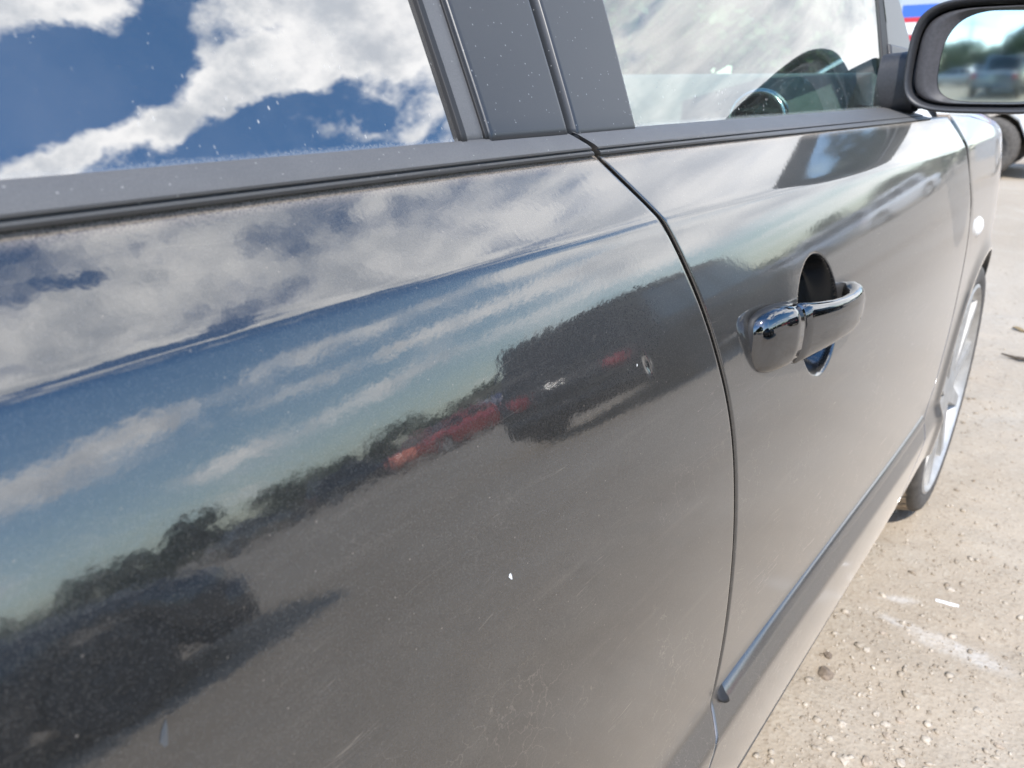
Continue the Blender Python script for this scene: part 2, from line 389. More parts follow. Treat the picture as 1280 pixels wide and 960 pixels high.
# ------------------------------------------------------------------ ground
def axis_pts(lo, hi, fine_lo, fine_hi, step):
    mid = list(np.arange(fine_lo, fine_hi, step)); a = []; s_ = step; v = fine_lo
    while v > lo: s_ *= 1.25; v -= s_; a.append(max(v, lo))
    b = []; s_ = step; v = mid[-1]
    while v < hi: s_ *= 1.25; v += s_; b.append(min(v, hi))
    return np.array(a[::-1]+mid+b)
gx = axis_pts(-700, 700, 0.6, 4.2, 0.016); gy = axis_pts(-700, 700, -1.0, 0.45, 0.016)
def gh(x, y):
    v = Vector((x*1.0, y*1.0, 0.3))
    h = 0.010*mnoise.fractal(v*1.6, 1.0, 2.0, 3)+0.006*mnoise.fractal(v*7+Vector((9, 3, 0)), 0.9, 2.0, 4)
    return h if abs(x) < 40 and abs(y) < 40 else 0.0
G = np.zeros((len(gx), len(gy), 3))
for i, x in enumerate(gx):
    for j, y in enumerate(gy): G[i, j] = (x, y, gh(x, y)-0.008)
mb = MB(); mb.grid(G, flip=False)
gr = mb.build('ground', M['ground']); tag(gr, kind='structure')

# ------------------------------------------------------------------ the car body surface
XC, YC = 0.75, 1.065
CAR0 = (XC, YC, 0.0)
ZT = [0.15,.20,.215,.25,.36,.368,.374,.396,.402,.408,.45,.55,.65,.70,.75,.83,.883,.893,.899,.903,.94,.953,.99]
TR = [-50,-42,-18,-3,1,8,30,30,9,0.0,0.4,2.5,7,10.5,15,17.6,18.6,20,36,39,41,42,43]
TF = [-50,-42,-25,-11,-4,4,24,24,8,-1,0,0.5,1.5,2,3.5,9,11.5,13.5,20,28,34,36,45]
zz = np.linspace(.15, .99, 1681)
def integ(T):
    t = np.tan(np.radians(np.interp(zz, ZT, T))); return np.concatenate([[0], np.cumsum((t[1:]+t[:-1])/2*np.diff(zz))])
PR = integ(TR); PF = integ(TF)
PR = PR-np.interp(.75, zz, PR)+.245
PF = PF-np.interp(.75, zz, PF)+.190
def bl(x):
    s = np.clip((x-.35)/(1.7-.35), 0, 1); return s*s*(3-2*s)
DING = (0.512, 0.796)
def Y(x, z):
    b = bl(x); y = np.interp(z, zz, PR)*(1-b)+np.interp(z, zz, PF)*b
    y = y+np.where(x > 1.95, .24*np.maximum(x-1.95, 0)**2, 0)+np.where(x < -.2, .10*np.maximum(-.2-x, 0)**2, 0)
    return y
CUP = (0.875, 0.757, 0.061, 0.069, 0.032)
def Yd(x, z):
    y = Y(x, z)
    d = 1-((x-CUP[0])/CUP[2])**2-((z-CUP[1])/CUP[3])**2
    q = np.clip(d/0.36, 0, 1); y = y+CUP[4]*q*q*(3-2*q)
    u = (x-DING[0]); w = (z-DING[1]); c, s_ = math.cos(.35), math.sin(.35); uu, ww = c*u+s_*w, -s_*u+c*w
    y = y+.0015*np.exp(-(uu/.0022)**2-(ww/.0065)**2)-.0006*np.exp(-((uu-.004)/.002)**2-((ww+.001)/.006)**2)
    return y
def GY(x, z):
    b = bl(x*1.35-.1)
    return .345-.036*bl(x)+(math.tan(R(25))*(1-b)+math.tan(R(15))*b)*(z-.97)+.16*(z-.97)**2
def mir(y): return 2*YC-y

car = empty('car', CAR0)
tag(car, 'dusty dark grey metallic hatchback seen close along its right side', 'car')
def zlist(lo, hi):
    z = list(np.linspace(lo, hi, 64))+list(np.arange(.884, .908, .0012))+list(np.arange(.362, .412, .002))+list(np.arange(.685, .83, .0014))
    z += list(np.arange(DING[1]-.02, DING[1]+.02, .0012))
    z = sorted(v for v in z if lo < v < hi)
    out = [lo]
    for v in z:
        if v-out[-1] > .0008: out.append(v)
    if hi-out[-1] < .0008: out.pop()
    return out+[hi]
EDGE = [(0.0, .020), (0.0, .006), (0.0, .0022), (.0006, .0007), (.0016, .00015), (.0032, 0.0)]   # inset, depth
def panel(name, xl, xr, zlo, zhi, fixed, mats, surf=Yd):
    zs = zlist(zlo+.004, zhi-.004)
    rows = [(zlo+a, d) for a, d in EDGE]+[(z, 0) for z in zs]+[(zhi-a, d) for a, d in EDGE[::-1]]
    P = []
    for z, dz in rows:
        l, r_ = xl(z), xr(z)
        xs = [(l+a, d) for a, d in EDGE]
        if fixed is None: mid = list(np.linspace(l+.0045, r_-.0045, 40))
        else: mid = list(np.linspace(l+.0045, fixed[0]-.006, 8))+list(fixed)+list(np.linspace(fixed[-1]+.002, r_-.0045, 75 if name == 'rear_door' else 12))
        xs += [(x, 0) for x in mid]+[(r_-a, d) for a, d in EDGE[::-1]]
        P.append([(x, d, z, dz) for x, d in xs])
    P = np.array(P); X, DX, Z, DZ = P[..., 0], P[..., 1], P[..., 2], P[..., 3]
    yy = surf(X, Z)+np.maximum(DX, DZ)
    mb = MB(); mb.grid(np.stack([X, yy, Z], -1), flip=True)
    o = mb.build(name, mats, car, True, CAR0)
    return o
def curve(pts):
    pts = sorted(pts); zs = np.array([p[0] for p in pts]); xs = np.array([p[1] for p in pts])
    zf = np.linspace(zs[0], zs[-1], 200); xf = np.interp(zf, zs, xs)
    for _ in range(3): xf[1:-1] = (np.convolve(np.pad(xf, 6, mode='edge'), np.ones(13)/13, 'valid'))[1:-1]
    return lambda z: float(np.interp(z, zf, xf))
gap = curve([(.955, .537), (.944, .543), (.925, .560), (.903, .578), (.860, .600), (.814, .619), (.76, .633), (.698, .643), (.607, .646), (.53, .645), (.467, .640), (.396, .625), (.344, .591), (.25, .50)])
fgap = curve([(.965, 1.54), (.93, 1.575), (.84, 1.635), (.76, 1.672), (.70, 1.683), (.58, 1.668), (.46, 1.618), (.37, 1.53), (.25, 1.42)])
fx_rear = sorted(set(list(np.arange(-.10, .49, .0052))+list(np.arange(DING[0]-.022, DING[0]+.0, .0013))))
fx_rear = [x for x in fx_rear if x < .478]
rear_door = panel('rear_door', lambda z: -.33, lambda z: gap(z)-.0024+.0010*float(np.clip((.43-z)/.03, 0, 1)), .258, .9475, fx_rear, M['paint'])
fx_front = list(np.arange(.70, .787, .005))+list(np.arange(.79, .955, .0012))+list(np.arange(.96, 1.36, .012))
front_door = panel('front_door', lambda z: gap(z)+.0030-.0012*float(np.clip((.43-z)/.03, 0, 1)), lambda z: fgap(z)-.0018, .258, .9475, fx_front, [M['paint'], M['cup_shade']])
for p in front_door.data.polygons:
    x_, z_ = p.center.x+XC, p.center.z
    if 1-((x_-CUP[0])/CUP[2])**2-((z_-CUP[1])/CUP[3])**2 > .06 and z_ > .728: p.material_index = 1  # upper part of the recess takes the painted shade
# the ding lies on a door panel grid that is dense there: refine handled by fx_rear spacing

# rocker under both doors
def sweep(name, sec, xs, base, mats, parent, sharpdeg=None, caps=True, closed=True):
    P = np.zeros((len(xs), len(sec), 3))
    for i, x in enumerate(xs):
        for j, (dy, z) in enumerate(sec): P[i, j] = (x, base(x, z)+dy, z)
    mb = MB(); mb.grid(P, close=closed)
    if caps and closed:
        k = len(sec); n = len(xs)
        mb.f += [tuple(range(k-1, -1, -1)), tuple(range((n-1)*k, n*k))]; mb.m += [0, 0]
    o = mb.build(name, mats, parent, True, CAR0)
    if sharpdeg: sharp(o, sharpdeg)
    return o
zr = list(np.linspace(.268, .205, 16))
rock = [(0.0022, z) for z in zr]+[(.006, .202), (.03, .20), (.10, .205), (.10, .268)]
sweep('rocker_panel', rock, list(np.linspace(-.2, 1.60, 60)), lambda x, z: Y(x, max(z, .2)), M['sill'], car, 40)
# dark jambs behind the door gaps
def jamb(xf, z0, z1):
    zs = np.linspace(z0, z1, 40); P = np.zeros((2, 40, 3))
    for j, z in enumerate(zs):
        for i, s_ in enumerate((-.03, .03)): P[i, j] = (xf(z)+s_, float(Y(xf(z), z))+.0185, z)
    return P
for f_, z0_, z1_ in ((gap, .26, .952), (fgap, .28, .96)):
    mb = MB(); mb.grid(jamb(f_, z0_, z1_)); mb.build('door_jamb', M['gap'], car, True, CAR0)

# belt mouldings (section: dy from the glass plane base, z)
def yb(x, z): return .345-.036*bl(x)
belt = [(.004, .9495), (-.0195, .9470), (-.0232, .9482), (-.0236, .9500), (-.0228, .9514), (-.0205, .9520), (-.0205, .9526), (-.0228, .9532), (-.0225, .9546), (-.0200, .9568),
        (-.0140, .9605), (-.0085, .9638), (-.0050, .9652), (-.0032, .9656), (-.0028, .9640), (.004, .9620)]
# the body falls towards the glass a little less steeply at the front; the moulding follows it
def ybelt(x, z): return yb(x, z)+ (float(Y(x, .9475))+.0165-yb(x, 0))*1.0 if False else yb(x, z)
def belt_off(x): return float(Y(x, .9478))-(yb(x, 0)-.0205)
def sec_belt(x0, x1, n, name, parent):
    xs = np.linspace(x0, x1, n); P = np.zeros((n, len(belt), 3))
    for i, x in enumerate(xs):
        o = belt_off(x)
        for j, (dy, z) in enumerate(belt):
            k = np.clip((z-.9475)/.018, 0, 1) if dy < .003 else 1
            wob = .0003*mnoise.noise(Vector((x*22, z*300, 1.0))) if z > .963 else 0
            P[i, j] = (x+(z-.947)*(-1.25 if True else 0), yb(x, z)+dy+o*(1-k)-.0006, z+wob)
    mb = MB(); mb.grid(P, close=True); k = len(belt)
    mb.f += [tuple(range(k-1, -1, -1)), tuple(range((n-1)*k, n*k))]; mb.m += [0, 0]
    return sharp(mb.build(name, M['trim'], parent, True, CAR0), 40)
sec_belt(-.33, .5385, 90, 'belt_moulding', rear_door)
sec_belt(.5475, 1.445, 90, 'belt_moulding', front_door)
mb = MB(); mb.box((.534, .3335, .9475), (.553, .360, .9625)); mb.build('gap_seal', M['gap'], car, False, CAR0)

# ---- side windows and pillars (all lie on the surface GY)
def plate(name, poly, off, thick, mats, parent, n=14, bevel=.0012):
    # poly: quad of (x,z): bottom-left, bottom-right, top-right, top-left ; curved with GY
    (ax, az), (bx, bz), (cx, cz), (dx, dz) = poly
    ts = [0, .0]+list(np.linspace(.0, 1, n))+[1, 1]
    ss = np.concatenate([[0, .02, .045], np.linspace(.09, .91, n-6), [.955, .98, 1]]); P = np.zeros((n+2, n+2, 3))
    idx = [0]+list(range(n))+[n-1]
    for i, a in enumerate(idx):
        for j, b in enumerate(idx):
            s_, t_ = ss[a], ss[b]
            x = (ax*(1-s_)+bx*s_)*(1-t_)+(dx*(1-s_)+cx*s_)*t_; z = (az*(1-s_)+bz*s_)*(1-t_)+(dz*(1-s_)+cz*s_)*t_
            rim = (i in (0, n+1)) or (j in (0, n+1)); edge = (a in (0, n-1) or b in (0, n-1)) and not rim
            P[i, j] = (x, GY(x, z)+off+(thick if rim else (bevel if edge else 0)), z)
    mb = MB(); mb.grid(P, flip=False)
    return mb.build(name, mats, parent, True, CAR0)
def pane(name, poly, off, mats, parent, n=12, mirror=False, xr=None):
    (ax, az), (bx, bz), (cx, cz), (dx, dz) = poly; ss = np.linspace(0, 1, n); mb = MB()
    for k, d in enumerate((off, off+.004)):
        P = np.zeros((n, n, 3))
        for i, s_ in enumerate(ss):
            for j, t_ in enumerate(ss):
                x = (ax*(1-s_)+bx*s_)*(1-t_)+(dx*(1-s_)+cx*s_)*t_; z = (az*(1-s_)+bz*s_)*(1-t_)+(dz*(1-s_)+cz*s_)*t_
                if xr: xl_ = ax+(dx-ax)*t_; x = xl_+(xr(z)-xl_)*s_
                y = GY(x, z)+d; P[i, j] = (x, mir(y) if mirror else y, z)
        mb.grid(P, flip=(k == 0) != mirror)
    return mb.build(name, mats, parent, True, CAR0)
def afront(z): return float(np.interp(z, [.95, 1.14, 1.335], [1.43, 1.455, 1.15]))
pane('window_glass', [(-.36, .958), (.402, .958), (.425, 1.36), (-.26, 1.36)], 0.0, M['glass_dark'], rear_door, 16)
pane('window_glass', [(.612, .958), (1.43, .958), (1.16, 1.345), (.67, 1.345)], 0.0, M['glass'], front_door, 20, False, afront)
# window channel between the rear glass and the pillar: black lip, grey web, black lip
plate('window_channel', [(.3985, .962), (.4215, .962), (.4445, 1.37), (.4215, 1.37)], -.0020, .012, M['channel'], rear_door)
plate('channel_lip', [(.3955, .962), (.4005, .962), (.4230, 1.37), (.4180, 1.37)], -.0042, .008, M['rubber'], rear_door)
plate('channel_lip', [(.4195, .962), (.4235, .962), (.4460, 1.37), (.4420, 1.37)], -.0042, .008, M['rubber'], rear_door)
plate('pillar_cover', [(.4228, .962), (.5150, .962), (.5500, 1.37), (.4455, 1.37)], -.0060, .014, M['applique'], rear_door)
plate('pillar_cover', [(.5262, .960), (.6170, .960), (.6660, 1.37), (.5640, 1.37)], -.0060, .014, M['applique'], front_door)
plate('pillar_seal', [(.512, .955), (.532, .955), (.570, 1.37), (.548, 1.37)], .010, .01, M['gap'], car)
# upper frames, roof, rear quarter, far side
def plate2(name, poly, off, mats, parent, mirror=False, n=10):
    (ax, az), (bx, bz), (cx, cz), (dx, dz) = poly; ss = np.linspace(0, 1, n)
    mb = MB()
    for k, d in enumerate((off, off+.03)):
        P = np.zeros((n, n, 3))
        for i, s_ in enumerate(ss):
            for j, t_ in enumerate(ss):
                x = (ax*(1-s_)+bx*s_)*(1-t_)+(dx*(1-s_)+cx*s_)*t_; z = (az*(1-s_)+bz*s_)*(1-t_)+(dz*(1-s_)+cz*s_)*t_
                y = GY(x, z)+d; P[i, j] = (x, mir(y) if mirror else y, z)
        mb.grid(P, flip=(k == 1) != mirror)
    return mb.build(name, mats, parent, True, CAR0)
for side in (False, True):
    plate2('window_frame', [(.44, 1.345), (1.17, 1.325), (1.09, 1.40), (.44, 1.405)], -.004, M['applique'], car, side)
    plate2('window_frame', [(-.30, 1.345), (.438, 1.345), (.438, 1.405), (-.30, 1.395)], -.004, M['applique'], car, side)
    plate2('rear_pillar', [(-.80, .94), (-.36, .95), (-.255, 1.36), (-.62, 1.36)], -.003, M['paint'], car, side)
# front pillar: painted, its lower rear corner covered by the black mirror sail
plate2('front_pillar', [(1.455, 1.055), (1.612, 1.055), (1.563, 1.135), (1.462, 1.135)], -.004, M['applique'], car)
plate2('front_pillar', [(1.462, 1.136), (1.563, 1.136), (1.18, 1.405), (1.13, 1.335)], -.004, M['applique'], car)
plate('glass_run', [(1.392, .960), (1.440, .960), (1.466, 1.14), (1.436, 1.14)], -.003, .01, M['rubber'], front_door)
plate('mirror_sail', [(1.430, .958), (1.66, .958), (1.612, 1.056), (1.452, 1.060)], -.0075, .02, M['plastic'], front_door)
plate2('front_pillar', [(1.43, 1.0), (1.62, 1.0), (1.18, 1.405), (1.13, 1.335)], -.004, M['applique'], car, True)
# roof and windscreen
def skin(name, A, B, nA, nB, bulge, mats, thick=.012):
    # A,B: two 3D polylines (rails), blended with a bulge
    mb = MB()
    for k in range(2):
        P = np.zeros((nA, nB, 3))
        for i in range(nA):
            s_ = i/(nA-1)
            a = np.array([np.interp(s_, np.linspace(0, 1, len(A)), [p[c] for p in A]) for c in range(3)])
            b = np.array([np.interp(s_, np.linspace(0, 1, len(B)), [p[c] for p in B]) for c in range(3)])
            for j in range(nB):
                t_ = j/(nB-1); q = a*(1-t_)+b*t_+np.array(bulge)*4*t_*(1-t_); P[i, j] = q-np.array((0, 0, thick*k))
        mb.grid(P, flip=(k == 1))
    return mb.build(name, mats, car, True, CAR0)
yr = lambda x: GY(x, 1.395)+.01
rl = [(-.9, 1.36), (-.3, 1.395), (.4, 1.405), (1.12, 1.395)]
skin('roof', [(x, yr(x), z) for x, z in rl], [(x, mir(yr(x)), z) for x, z in rl], 16, 12, (0, 0, .05), M['paint'])
wl_ = [(1.62, 1.0), (1.56, 1.13), (1.14, 1.395)]
skin('windscreen', [(x, GY(x, z)+.03, z) for x, z in wl_], [(x, mir(GY(x, z)+.03), z) for x, z in wl_], 12, 16, (.22, 0, .02), M['shield'], .005)
skin('hood', [(1.58, .325, .955), (2.0, .36, .93), (2.45, .45, .86), (2.72, .60, .74)], [(1.58, mir(.325), .955), (2.0, mir(.36), .93), (2.45, mir(.45), .86), (2.72, mir(.60), .74)], 16, 14, (0, 0, .055), M['paint'])
skin('rear_window', [(-.9, yr(-.9)+.01, 1.355), (-1.35, .50, .98)], [(-.9, mir(yr(-.9)+.01), 1.355), (-1.35, mir(.50), .98)], 6, 10, (-.12, 0, .02), M['glass_dark'], .005)
skin('tailgate', [(-1.35, .48, .98), (-1.45, .42, .75), (-1.42, .40, .35)], [(-1.35, mir(.48), .98), (-1.45, mir(.42), .75), (-1.42, mir(.40), .35)], 8, 10, (-.13, 0, 0), M['paint'], .012)
pane('far_window', [(-.30, .965), (.44, .965), (.44, 1.36), (-.26, 1.36)], 0.0, M['glass_dark'], car, 8, True)
pane('far_window', [(.56, .965), (1.45, .965), (1.14, 1.33), (.60, 1.36)], 0.0, M['glass'], car, 8, True)
plate2('far_pillar', [(.44, .96), (.58, .96), (.62, 1.37), (.44, 1.37)], -.004, M['applique'], car, True)
# far flank and rear quarter
def flank(name, x0, x1, arch, mirror, mats, nx=60):
    xs = np.linspace(x0, x1, nx); zs = np.linspace(.22, .955, 40); P = np.zeros((nx, 40, 3))
    for i, x in enumerate(xs):
        lo = .22
        for ax in arch:
            if abs(x-ax) < .345: lo = max(lo, .31+math.sqrt(.345**2-(x-ax)**2))
        for j in range(40):
            z = lo+(.955-lo)*j/39; y = float(Y(x, z))
            if x < -1.0: y += .5*(-1.0-x)**2
            P[i, j] = (x, mir(y) if mirror else y, z)
    mb = MB(); mb.grid(P, flip=mirror); return mb.build(name, mats, car, True, CAR0)
flank('far_side_panel', -1.42, 2.7, (2.0, -.53), True, M['paint'], 120)
flank('rear_quarter', -1.42, -.334, (-.53,), False, M['paint'], 60)
# floor pan so that daylight does not leak under
mb = MB(); mb.box((-1.3, .26, .24), (1.62, mir(.26), .30), 0); mb.box((1.62, .46, .24), (2.6, mir(.46), .60)); mb.build('underbody', M['interior_dark'], car, False, CAR0)

# ------------------------------------------------------------------ fender
WX, WZ, AR = 2.0, .315, .338
ztop_pts = ([1.5, 1.6, 1.75, 1.9, 2.05, 2.2, 2.35, 2.62], [.955, .950, .945, .932, .912, .882, .845, .74])
def ztop(x): return float(np.interp(x, *ztop_pts))
outer = [(fgap(z)+.0028, z) for z in np.linspace(.27, ztop(1.57)-.003, 60)]
outer += [(x, ztop(x)) for x in np.linspace(1.575, 2.62, 60)]+[(2.62, z) for z in np.linspace(.72, .25, 20)]
th = np.array([math.atan2(z-WZ, x-WX) for x, z in outer])
th = np.unwrap(th); rr = np.array([math.hypot(x-WX, z-WZ) for x, z in outer])
P = []
NT_ = 170
tt = np.linspace(th[0], th[-1], NT_)
seen = []
for a in tt:
    r1 = float(np.interp(-a, -th, rr)); r1 = max(r1, AR+.006)
    row = []
    for i, s_ in enumerate([0, .0, .0]+list(np.linspace(0, 1, 60)**1.0)+[1, 1]):
        r_ = AR+(r1-AR)*s_; x = WX+r_*math.cos(a); z = WZ+r_*math.sin(a); y = float(Y(x, z))
        lip = .008*math.exp(-((r_-AR)/.022)**2)
        y -= lip
        if i == 0: y += .05
        if i == 1: y += .004
        if i == 2: y += .0008
        if i >= 63: y += (.0006, .02)[i-63]
        row.append((x, y, z))
    P.append(row)
mb = MB(); mb.grid(np.array(P), flip=False)
# roll over the top towards the hood
xs = np.linspace(1.575, 2.62, 60); Q = []
for x in xs:
    zt = ztop(x); e = 1e-3; y0 = float(Y(x, zt)); t0 = math.atan2(float(Y(x, zt+e)-Y(x, zt-e)), 2*e); row = []
    for k in range(14):
        t_ = t0+(R(84)-t0)*k/13; rad = .045
        row.append((x, y0+rad*(math.cos(t0)-math.cos(t_)), zt+rad*(math.sin(t_)-math.sin(t0))))
    Q.append(row)
mb.grid(np.array(Q), flip=True)
fender = mb.build('front_fender', M['paint'], car, True, CAR0)
# liner
mb = MB(); n = 40; L = np.zeros((n, 2, 3))
for i in range(n):
    a = R(200-220*i/(n-1)); L[i, 0] = (WX+(AR+.004)*math.cos(a), float(Y(WX, .6))+.012, WZ+(AR+.004)*math.sin(a)); L[i, 1] = L[i, 0]+np.array((0, .3, 0))
mb.grid(L); mb.build('wheel_liner', M['rubber'], fender, True, CAR0)
# repeater lamp
mk = (1.79, .735); ym = float(Y(*mk))
mb = MB(); Pm = np.zeros((7, 20, 3))
for i in range(7):
    for k in range(20):
        f_ = math.cos(i/6*math.pi/2); a = 2*math.pi*k/20
        Pm[i, k] = (mk[0]+.021*f_*math.cos(a), ym+.004-.014*math.sin(i/6*math.pi/2), mk[1]+.021*f_*math.sin(a))
mb.grid(Pm, close=True); mb.build('side_repeater', M['lens'], fender, True, CAR0)

# ------------------------------------------------------------------ wheels
def make_wheel(cx, yo, sgn):
    # yo: outer face y ; sgn +1 : tyre runs to +y from the outer face
    w = bpy.data.objects.new('wheel', None); col.objects.link(w); w.parent = car; w.location = (cx-XC, yo-YC, WZ)
    ty = MB(); RT = .312
    prof = [(.248, .012), (.262, .003), (.280, -.001), (.294, .004), (.302, .012), (RT-.009, .022), (RT-.009, .168), (.30, .186), (.27, .198), (.24, .19)]
    ty.lathe([(r_, a*sgn) for r_, a in prof], (0, 0, 0), 'y', 72)
    tyre = ty.build('tyre', M['tyre'], w)
    tr = MB(); nb = 46
    for k in range(nb):
        a0 = 2*math.pi*k/nb; a1 = a0+2*math.pi/nb*.74
        for (u0, u1, sk) in ((.020, .062, .5), (.068, .098, .0), (.104, .134, .0), (.140, .182, -.5)):
            v = []
            for r_ in (RT-.012, RT):
                for (a, u, e) in ((a0, u0, 0), (a1, u0, 0), (a1, u1, 1), (a0, u1, 1)):
                    a_ = a+sk*.12*(e if sk > 0 else 1-e); rr_ = r_-(.010 if (u < .03 or u > .17) else 0)
                    v.append((rr_*math.cos(a_), u*sgn, rr_*math.sin(a_)))
            tr.add(v, [(4, 5, 6, 7), (0, 1, 5, 4), (1, 2, 6, 5), (2, 3, 7, 6), (3, 0, 4, 7)])
    tr.build('tread', M['tyre_dusty'], w, False)
    rm = MB()
    rm.lathe([(.253, .012*sgn), (.257, .004*sgn), (.250, .001*sgn), (.243, .010*sgn), (.236, .030*sgn), (.230, .15*sgn)], (0, 0, 0), 'y', 64)
    for k in range(10):
        a = 2*math.pi*k/10+.2; c, s_ = math.cos(a), math.sin(a)
        def pt(r_, t_, y): return (r_*c-t_*s_, y*sgn, r_*s_+t_*c)
        v = [pt(.045, -.020, .012), pt(.045, .020, .012), pt(.244, .013, .008), pt(.244, -.013, .008), pt(.045, -.022, .045), pt(.045, .022, .045), pt(.244, .017, .035), pt(.244, -.017, .035)]
        rm.add(v, [(0, 1, 2, 3), (0, 4, 5, 1), (1, 5, 6, 2), (2, 6, 7, 3), (3, 7, 4, 0)])
    rm.lathe([(.0, .006*sgn), (.03, .006*sgn), (.05, .012*sgn), (.056, .05*sgn)], (0, 0, 0), 'y', 32)
    rim = rm.build('rim', M['rim'], w); sharp(rim, 30)
    dk = MB(); dk.lathe([(.0, .075*sgn), (.231, .075*sgn)], (0, 0, 0), 'y', 40); dk.build('brake_disc', M['interior_dark'], w)
    return w
make_wheel(2.0, .186, 1)
make_wheel(-.53, .200, 1)
make_wheel(2.0, mir(.186), -1)
make_wheel(-.53, mir(.20), -1)

# ------------------------------------------------------------------ door handle
handle = bpy.data.objects.new('door_handle', None); col.objects.link(handle); handle.parent = car
handle.location = (.86-XC, .24-YC, .757)
H0 = (.86, .24, .757)
zc = lambda x: .766-.012*(x-.70)/.3
def hsec(x, y_in, y_out, hz, n=20, p=2.6, zsh=0):
    out = []
    for k in range(n):
        a = 2*math.pi*k/n; c, s_ = math.cos(a), math.sin(a)
        u = abs(c)**(2/p)*(1 if c > 0 else -1); v = abs(s_)**(2/p)*(1 if s_ > 0 else -1)
        y = (y_in+y_out)/2-u*(y_in-y_out)/2; out.append((x, y, zc(x)+zsh+v*hz))
    return out
def rows(spec):
    return np.array([hsec(*s_) for s_ in spec])
# cap: (x, inner y, outer y, half height)
def yh(x): return float(Y(x, zc(x)))
cap_spec = []
for x, h, o in ((.6955, .006, .001), (.697, .018, .006), (.7005, .0245, .011), (.706, .0285, .0150), (.716, .0315, .0185), (.730, .0330, .0215), (.748, .0330, .0240), (.7635, .0322, .0255), (.7645, .0312, .0247), (.7645, .022, .017)):
    cap_spec.append((x, yh(x)+.008, yh(x)-o, h))
mb = MB(); A = rows(cap_spec); mb.grid(A, close=True); mb.f += [tuple(range(19, -1, -1)), tuple(range(len(A)*20-20, len(A)*20))]; mb.m += [0, 0]
mb.build('handle_cap', M['handle'], handle, True, H0)
# dark gasket round the cap
g_spec = [(x-.0012 if i < 3 else x, a+.002, b+ (0.0085 if i > 1 else .004), h+.0010) for i, (x, a, b, h) in enumerate(cap_spec[:8])]
mb = MB(); A = rows(g_spec); mb.grid(A, close=True); mb.f += [tuple(range(19, -1, -1))]; mb.m += [0]
mb.build('handle_gasket', M['rubber'], handle, True, H0)
grip_spec = []
for x, h, o, th_ in ((.7675, .022, .017, .014), (.7675, .0308, .0247, .020), (.7685, .0320, .0255, .022), (.785, .0312, .0275, .021), (.81, .0285, .0300, .018), (.84, .0258, .0325, .0160), (.87, .0245, .0335, .0155), (.90, .0242, .0330, .0165), (.925, .0248, .0310, .021), (.945, .0258, .0275, .027), (.962, .0255, .0215, .030), (.974, .0230, .0145, .024), (.981, .0165, .0075, .016), (.983, .008, .002, .009)):
    grip_spec.append((x, yh(x)-o+th_, yh(x)-o, h))
mb = MB(); A = rows(grip_spec); mb.grid(A, close=True); mb.f += [tuple(range(19, -1, -1)), tuple(range(len(A)*20-20, len(A)*20))]; mb.m += [0, 0]
mb.build('handle_grip', M['handle'], handle, True, H0)

# lower door moulding strip with a black end cap
ms = []
x0m, x1m = .640, 1.535
def mould(x):
    z = .396+.010*(x-.64)
    return [(x, float(Y(x, z+.011))+.002, z+.0115), (x, float(Y(x, z+.010))-.0006, z+.0105), (x, float(Y(x, z+.003))-.0040, z+.003), (x, float(Y(x, z-.001))-.0058, z-.001), (x, float(Y(x, z-.005))-.0056, z-.0052), (x, float(Y(x, z-.007))+.002, z-.0065)]
A = np.array([mould(x) for x in np.linspace(x0m+.008, x1m, 70)])
mb = MB(); mb.grid(A, flip=True); mo = sharp(mb.build('door_moulding', M['paint'], front_door, True, CAR0), 50)
A = []
for k in range(6):
    s_ = k/5; sec = mould(x0m+.0078); c = np.mean(np.array(sec), axis=0)
    A.append([(x0m+.0078-.012*math.sin(s_*math.pi/2), c[1]+.004+(p[1]-c[1]-.004)*math.cos(s_*1.45), c[2]+(p[2]-c[2])*math.cos(s_*1.45)) for p in sec])
mb = MB(); mb.grid(np.array(A), flip=False); mb.build('end_cap', M['rubber'], front_door, True, CAR0)

# ------------------------------------------------------------------ wing mirror
mirr = bpy.data.objects.new('wing_mirror', None); col.objects.link(mirr); mirr.parent = car; MX = 1.352
mirr.location = (MX-XC, .28-YC, 1.0)
MO = (MX, .28, 1.0)
CYm, CZm, HW, HH = .170, 1.0375, .113, .0775
def ring(x, hw, hh, cy=CYm, cz=CZm, n=72, p=4.2, cut=0.0):
    out = []
    for k in range(n):
        a = 2*math.pi*k/n; c, s_ = math.cos(a), math.sin(a)
        u = abs(c)**(2/p)*(1 if c > 0 else -1); v = abs(s_)**(2/p)*(1 if s_ > 0 else -1)
        # upper inboard corner is cut on a slant
        if cut and u > 0 and v > 0: u -= cut*max(0, v-.1)**1.5
        out.append((x, cy+u*hw, cz+v*hh))
    return out
hs = [(MX+.016, .103, .067), (MX+.006, .1065, .0705), (MX, .1095, .0738), (MX+.0005, .1120, .0762), (MX+.004, HW, HH), (MX+.02, HW+.001, HH+.001), (MX+.05, .112, .077), (MX+.08, .104, .071), (MX+.105, .085, .058), (MX+.120, .055, .038), (MX+.125, .01, .008)]
mb = MB(); A = np.array([ring(*h, cut=.05) for h in hs]); mb.grid(A, flip=True, close=True)
fmz = []
hou = mb.build('mirror_housing', [M['plastic'], M['paint']], mirr, True, MO)
for p in hou.data.polygons:
    c = p.center
    if c.z+1.0 > CZm+.060 and c.x > .0042: p.material_index = 1
